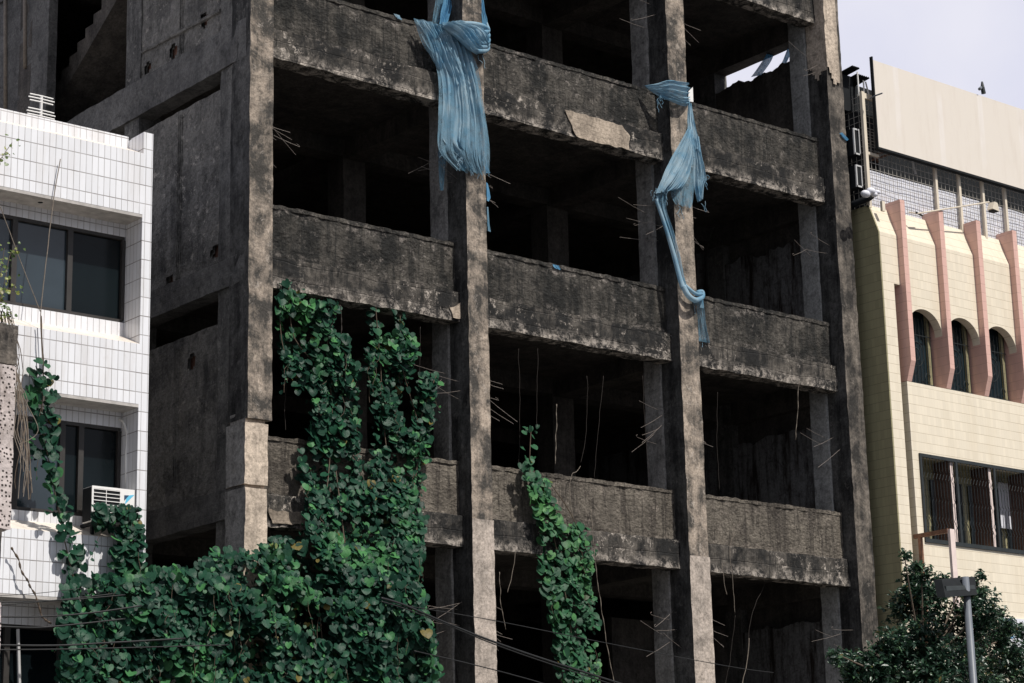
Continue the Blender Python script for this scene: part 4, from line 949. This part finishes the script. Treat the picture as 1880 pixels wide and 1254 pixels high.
for k, (lab, rows_, mt) in enumerate([('tiny blue netting scrap caught on the middle parapet top', [(1014, 485, 1026, 488, .27), (1018, 492, 1029, 496, .27)], 'netd'), ('little pale blue scrap on the top parapet left of the draped netting', [(722, 25, 733, 28, .27), (730, 34, 738, 37, .27)], 'net'), ('blue tape end poking out at the right end column', [(1541, 245, 1546, 243, -.03), (1554, 259, 1558, 256, -.03)], 'netd'),
                                      ('torn blue strip on the right edge of the left middle column', [(893, 335, 895, 337, .02), (894, 358, 900, 360, .02), (894, 368, 897, 370, .02)], 'netd'), ('faint grey-blue tatter low on the right edge of the left middle column', [(894, 380, 896, 380, .02), (895, 410, 899, 415, .02), (896, 424, 901, 426, .02)], 'nets')]):
    t = sheet('netting_scrap', rows_, M[mt], None, 2, .008, seed=50+k); tag(t, lab, 'netting scrap', 'blue netting scraps')

# ------------------------------------------------------------------ hanging stems, strings and cables
def strand(name, lab, cat, pts, Y, r, mat, group=None, bead=False, wob=.015):
    P_ = smoothpath([aY(x, y, Y) for x, y in pts], 10)
    P_ = [p+Vector((wob*noise.noise(p*6), wob*noise.noise(p*5+Vector((9, 0, 0))), 0)) for p in P_]
    r = r*(.62 if name == 'dry_liana' else 1); rr_ = [r*(1+(.55*sin(i*1.9) if bead else 0)) for i in range(len(P_))]
    o = MB().tube(P_, rr_, 5).build(name, mat, None, True); tag(o, lab, cat, group); return o
HG = 'dry stems hanging from the concrete frame'
D_, Q_ = M['drystem'], M['dimstem']
for lab, pts, Y, r, mat, bd in [
    ('pale beaded stem hanging free above the lowest parapet in the middle bay', [(1022, 742), (1021, 800), (1020, 852)], .1, .009, D_, True),
    ('thin dark stem hanging down to the top of the narrow bright vine', [(988, 640), (986, 700), (985, 782)], .15, .005, Q_, False),
    ('pale twisted stem trailing down right of the narrow bright vine to the bottom', [(1086, 935), (1090, 1010), (1102, 1100), (1115, 1190), (1130, 1262)], .0, .008, D_, True),
    ('short pale stem hanging under the lowest beam just right of the left middle column', [(947, 1002), (942, 1045), (932, 1088)], .1, .007, D_, False),
    ('bent pale stem against the left middle column below the lowest beam', [(917, 1050), (919, 1100), (929, 1156)], .05, .007, D_, True),
    ('forked pale twig sticking up over the lowest parapet in the middle bay', [(1066, 856), (1058, 866), (1050, 872), (1046, 900), (1051, 950)], .2, .008, D_, True),
    ('dark sagging stem behind the forked pale twig', [(1078, 690), (1076, 790), (1066, 850)], .25, .005, Q_, False),
    ('long dark stem reaching the lowest parapet right of the forked twig', [(1108, 690), (1098, 790), (1092, 878)], .25, .005, Q_, False),
    ('beaded stem dangling under the right bay beam of the middle floor', [(1467, 700), (1464, 760), (1460, 808)], .1, .008, D_, True),
    ('pale stem lying on the lowest parapet right of the right middle column', [(1312, 968), (1320, 985), (1323, 1008)], .22, .007, D_, False),
    ('long crooked pale stem crossing the lowest right parapet and beam', [(1336, 945), (1348, 970), (1340, 1010), (1345, 1060), (1349, 1125)], .17, .007, D_, False),
    ('short pale stem tip below the lowest right beam', [(1326, 1035), (1330, 1070), (1334, 1092)], .1, .007, D_, False),
    ('thick pale stem rising from the bottom in the dark ground-floor bay', [(1362, 1262), (1372, 1210), (1375, 1172)], .4, .011, D_, False),
    ('thin forked dark stem in the dark ground-floor bay', [(1372, 1200), (1380, 1130), (1405, 1070)], .4, .006, Q_, False),
    ('thin dark stem hanging left of the crooked pale stem', [(1350, 1130), (1342, 1200), (1330, 1262)], .4, .005, Q_, False),
    ('brown twig hanging between the two tall vine strands', [(625, 560), (627, 600), (622, 650)], .1, .012, Q_, True),
    ('thin dark stem in the opening left of the left middle column', [(772, 600), (770, 680), (765, 760)], .2, .005, Q_, False),
    ('dark stem loop in the opening beside the corner column base', [(525, 700), (523, 760), (524, 790)], .2, .006, Q_, False),
    ('thin dark stem in the middle bay near the left middle column', [(952, 640), (954, 720), (953, 860)], .3, .005, Q_, False),
    ('thin dark stem near the left edge of the right middle column', [(1180, 690), (1184, 780), (1192, 880)], .3, .005, Q_, False),
    ('thin dark stem in the right bay near the right middle column', [(1318, 720), (1316, 800), (1321, 900)], .3, .005, Q_, False)]:
    strand('dry_liana', lab, 'dry vine', pts, Y, r, mat, HG, bd)
strand('string', 'pale string slanting from the upper tiled window corner to the sill', 'string', [(1, 380), (38, 480), (74, 572)], -.06, .006, M['drystem'], 'pale strings over the tiled facade', wob=.004)
strand('string', 'pale string hanging from the roof ledge down to the climbing vine', 'string', [(111, 292), (98, 370), (86, 470), (75, 572), (76, 620), (80, 690)], -.06, .007, M['drystem'], 'pale strings over the tiled facade', wob=.004)
strand('dead_liana', 'dark dead stem slanting across the white band near the pitted post', 'dry vine', [(22, 1005), (40, 1050), (60, 1085), (78, 1130), (92, 1145)], -.1, .012, M['stem'], bead=True, wob=.04)
CG = 'black overhead cables'
for lab, pts, r in [
    ('highest black cable at the lower left of the white facade', [(-20, 1106), (60, 1104), (140, 1100), (230, 1092)], .008),
    ('black cable just under the highest one at the lower left', [(-20, 1112), (60, 1106), (120, 1100), (210, 1090)], .007),
    ('sagging thick black cable across the tiled band shadow', [(-20, 1132), (70, 1132), (160, 1126), (260, 1112)], .011),
    ('black cable along the top of the lowest tiled window', [(-20, 1149), (60, 1152), (120, 1148), (230, 1136)], .010),
    ('thick black cable crossing the lowest tiled window', [(-20, 1184), (100, 1185), (200, 1180), (340, 1172)], .012),
    ('thin black cable just below the thick one on the lowest window', [(-20, 1193), (100, 1192), (200, 1190), (420, 1184)], .008),
    ('fine dark wire crossing the white band below the climbing vine', [(-20, 1094), (60, 1090), (150, 1080)], .004)]:
    strand('cable', lab, 'cable', pts, -1.55, r, M['black'], CG, wob=.004)
for lab, pts, r in [
    ('thick black cable pair slanting down right across the left middle column', [(700, 1098), (740, 1110), (810, 1140), (900, 1176), (1010, 1214), (1180, 1268)], .016),
    ('thinner black cable twisted along the thick slanting one', [(700, 1104), (745, 1118), (815, 1145), (905, 1182), (1010, 1219), (1160, 1268)], .009),
    ('thin dark wire running gently down right above the thick slanting cable', [(745, 1112), (900, 1138), (1100, 1178), (1330, 1222), (1420, 1235)], .006),
    ('thin black wire near the bottom crossing the left middle column base', [(760, 1195), (860, 1218), (960, 1244), (1040, 1268)], .008)]:
    strand('cable', lab, 'cable', pts, -1.3, r, M['black'], CG, wob=.004)
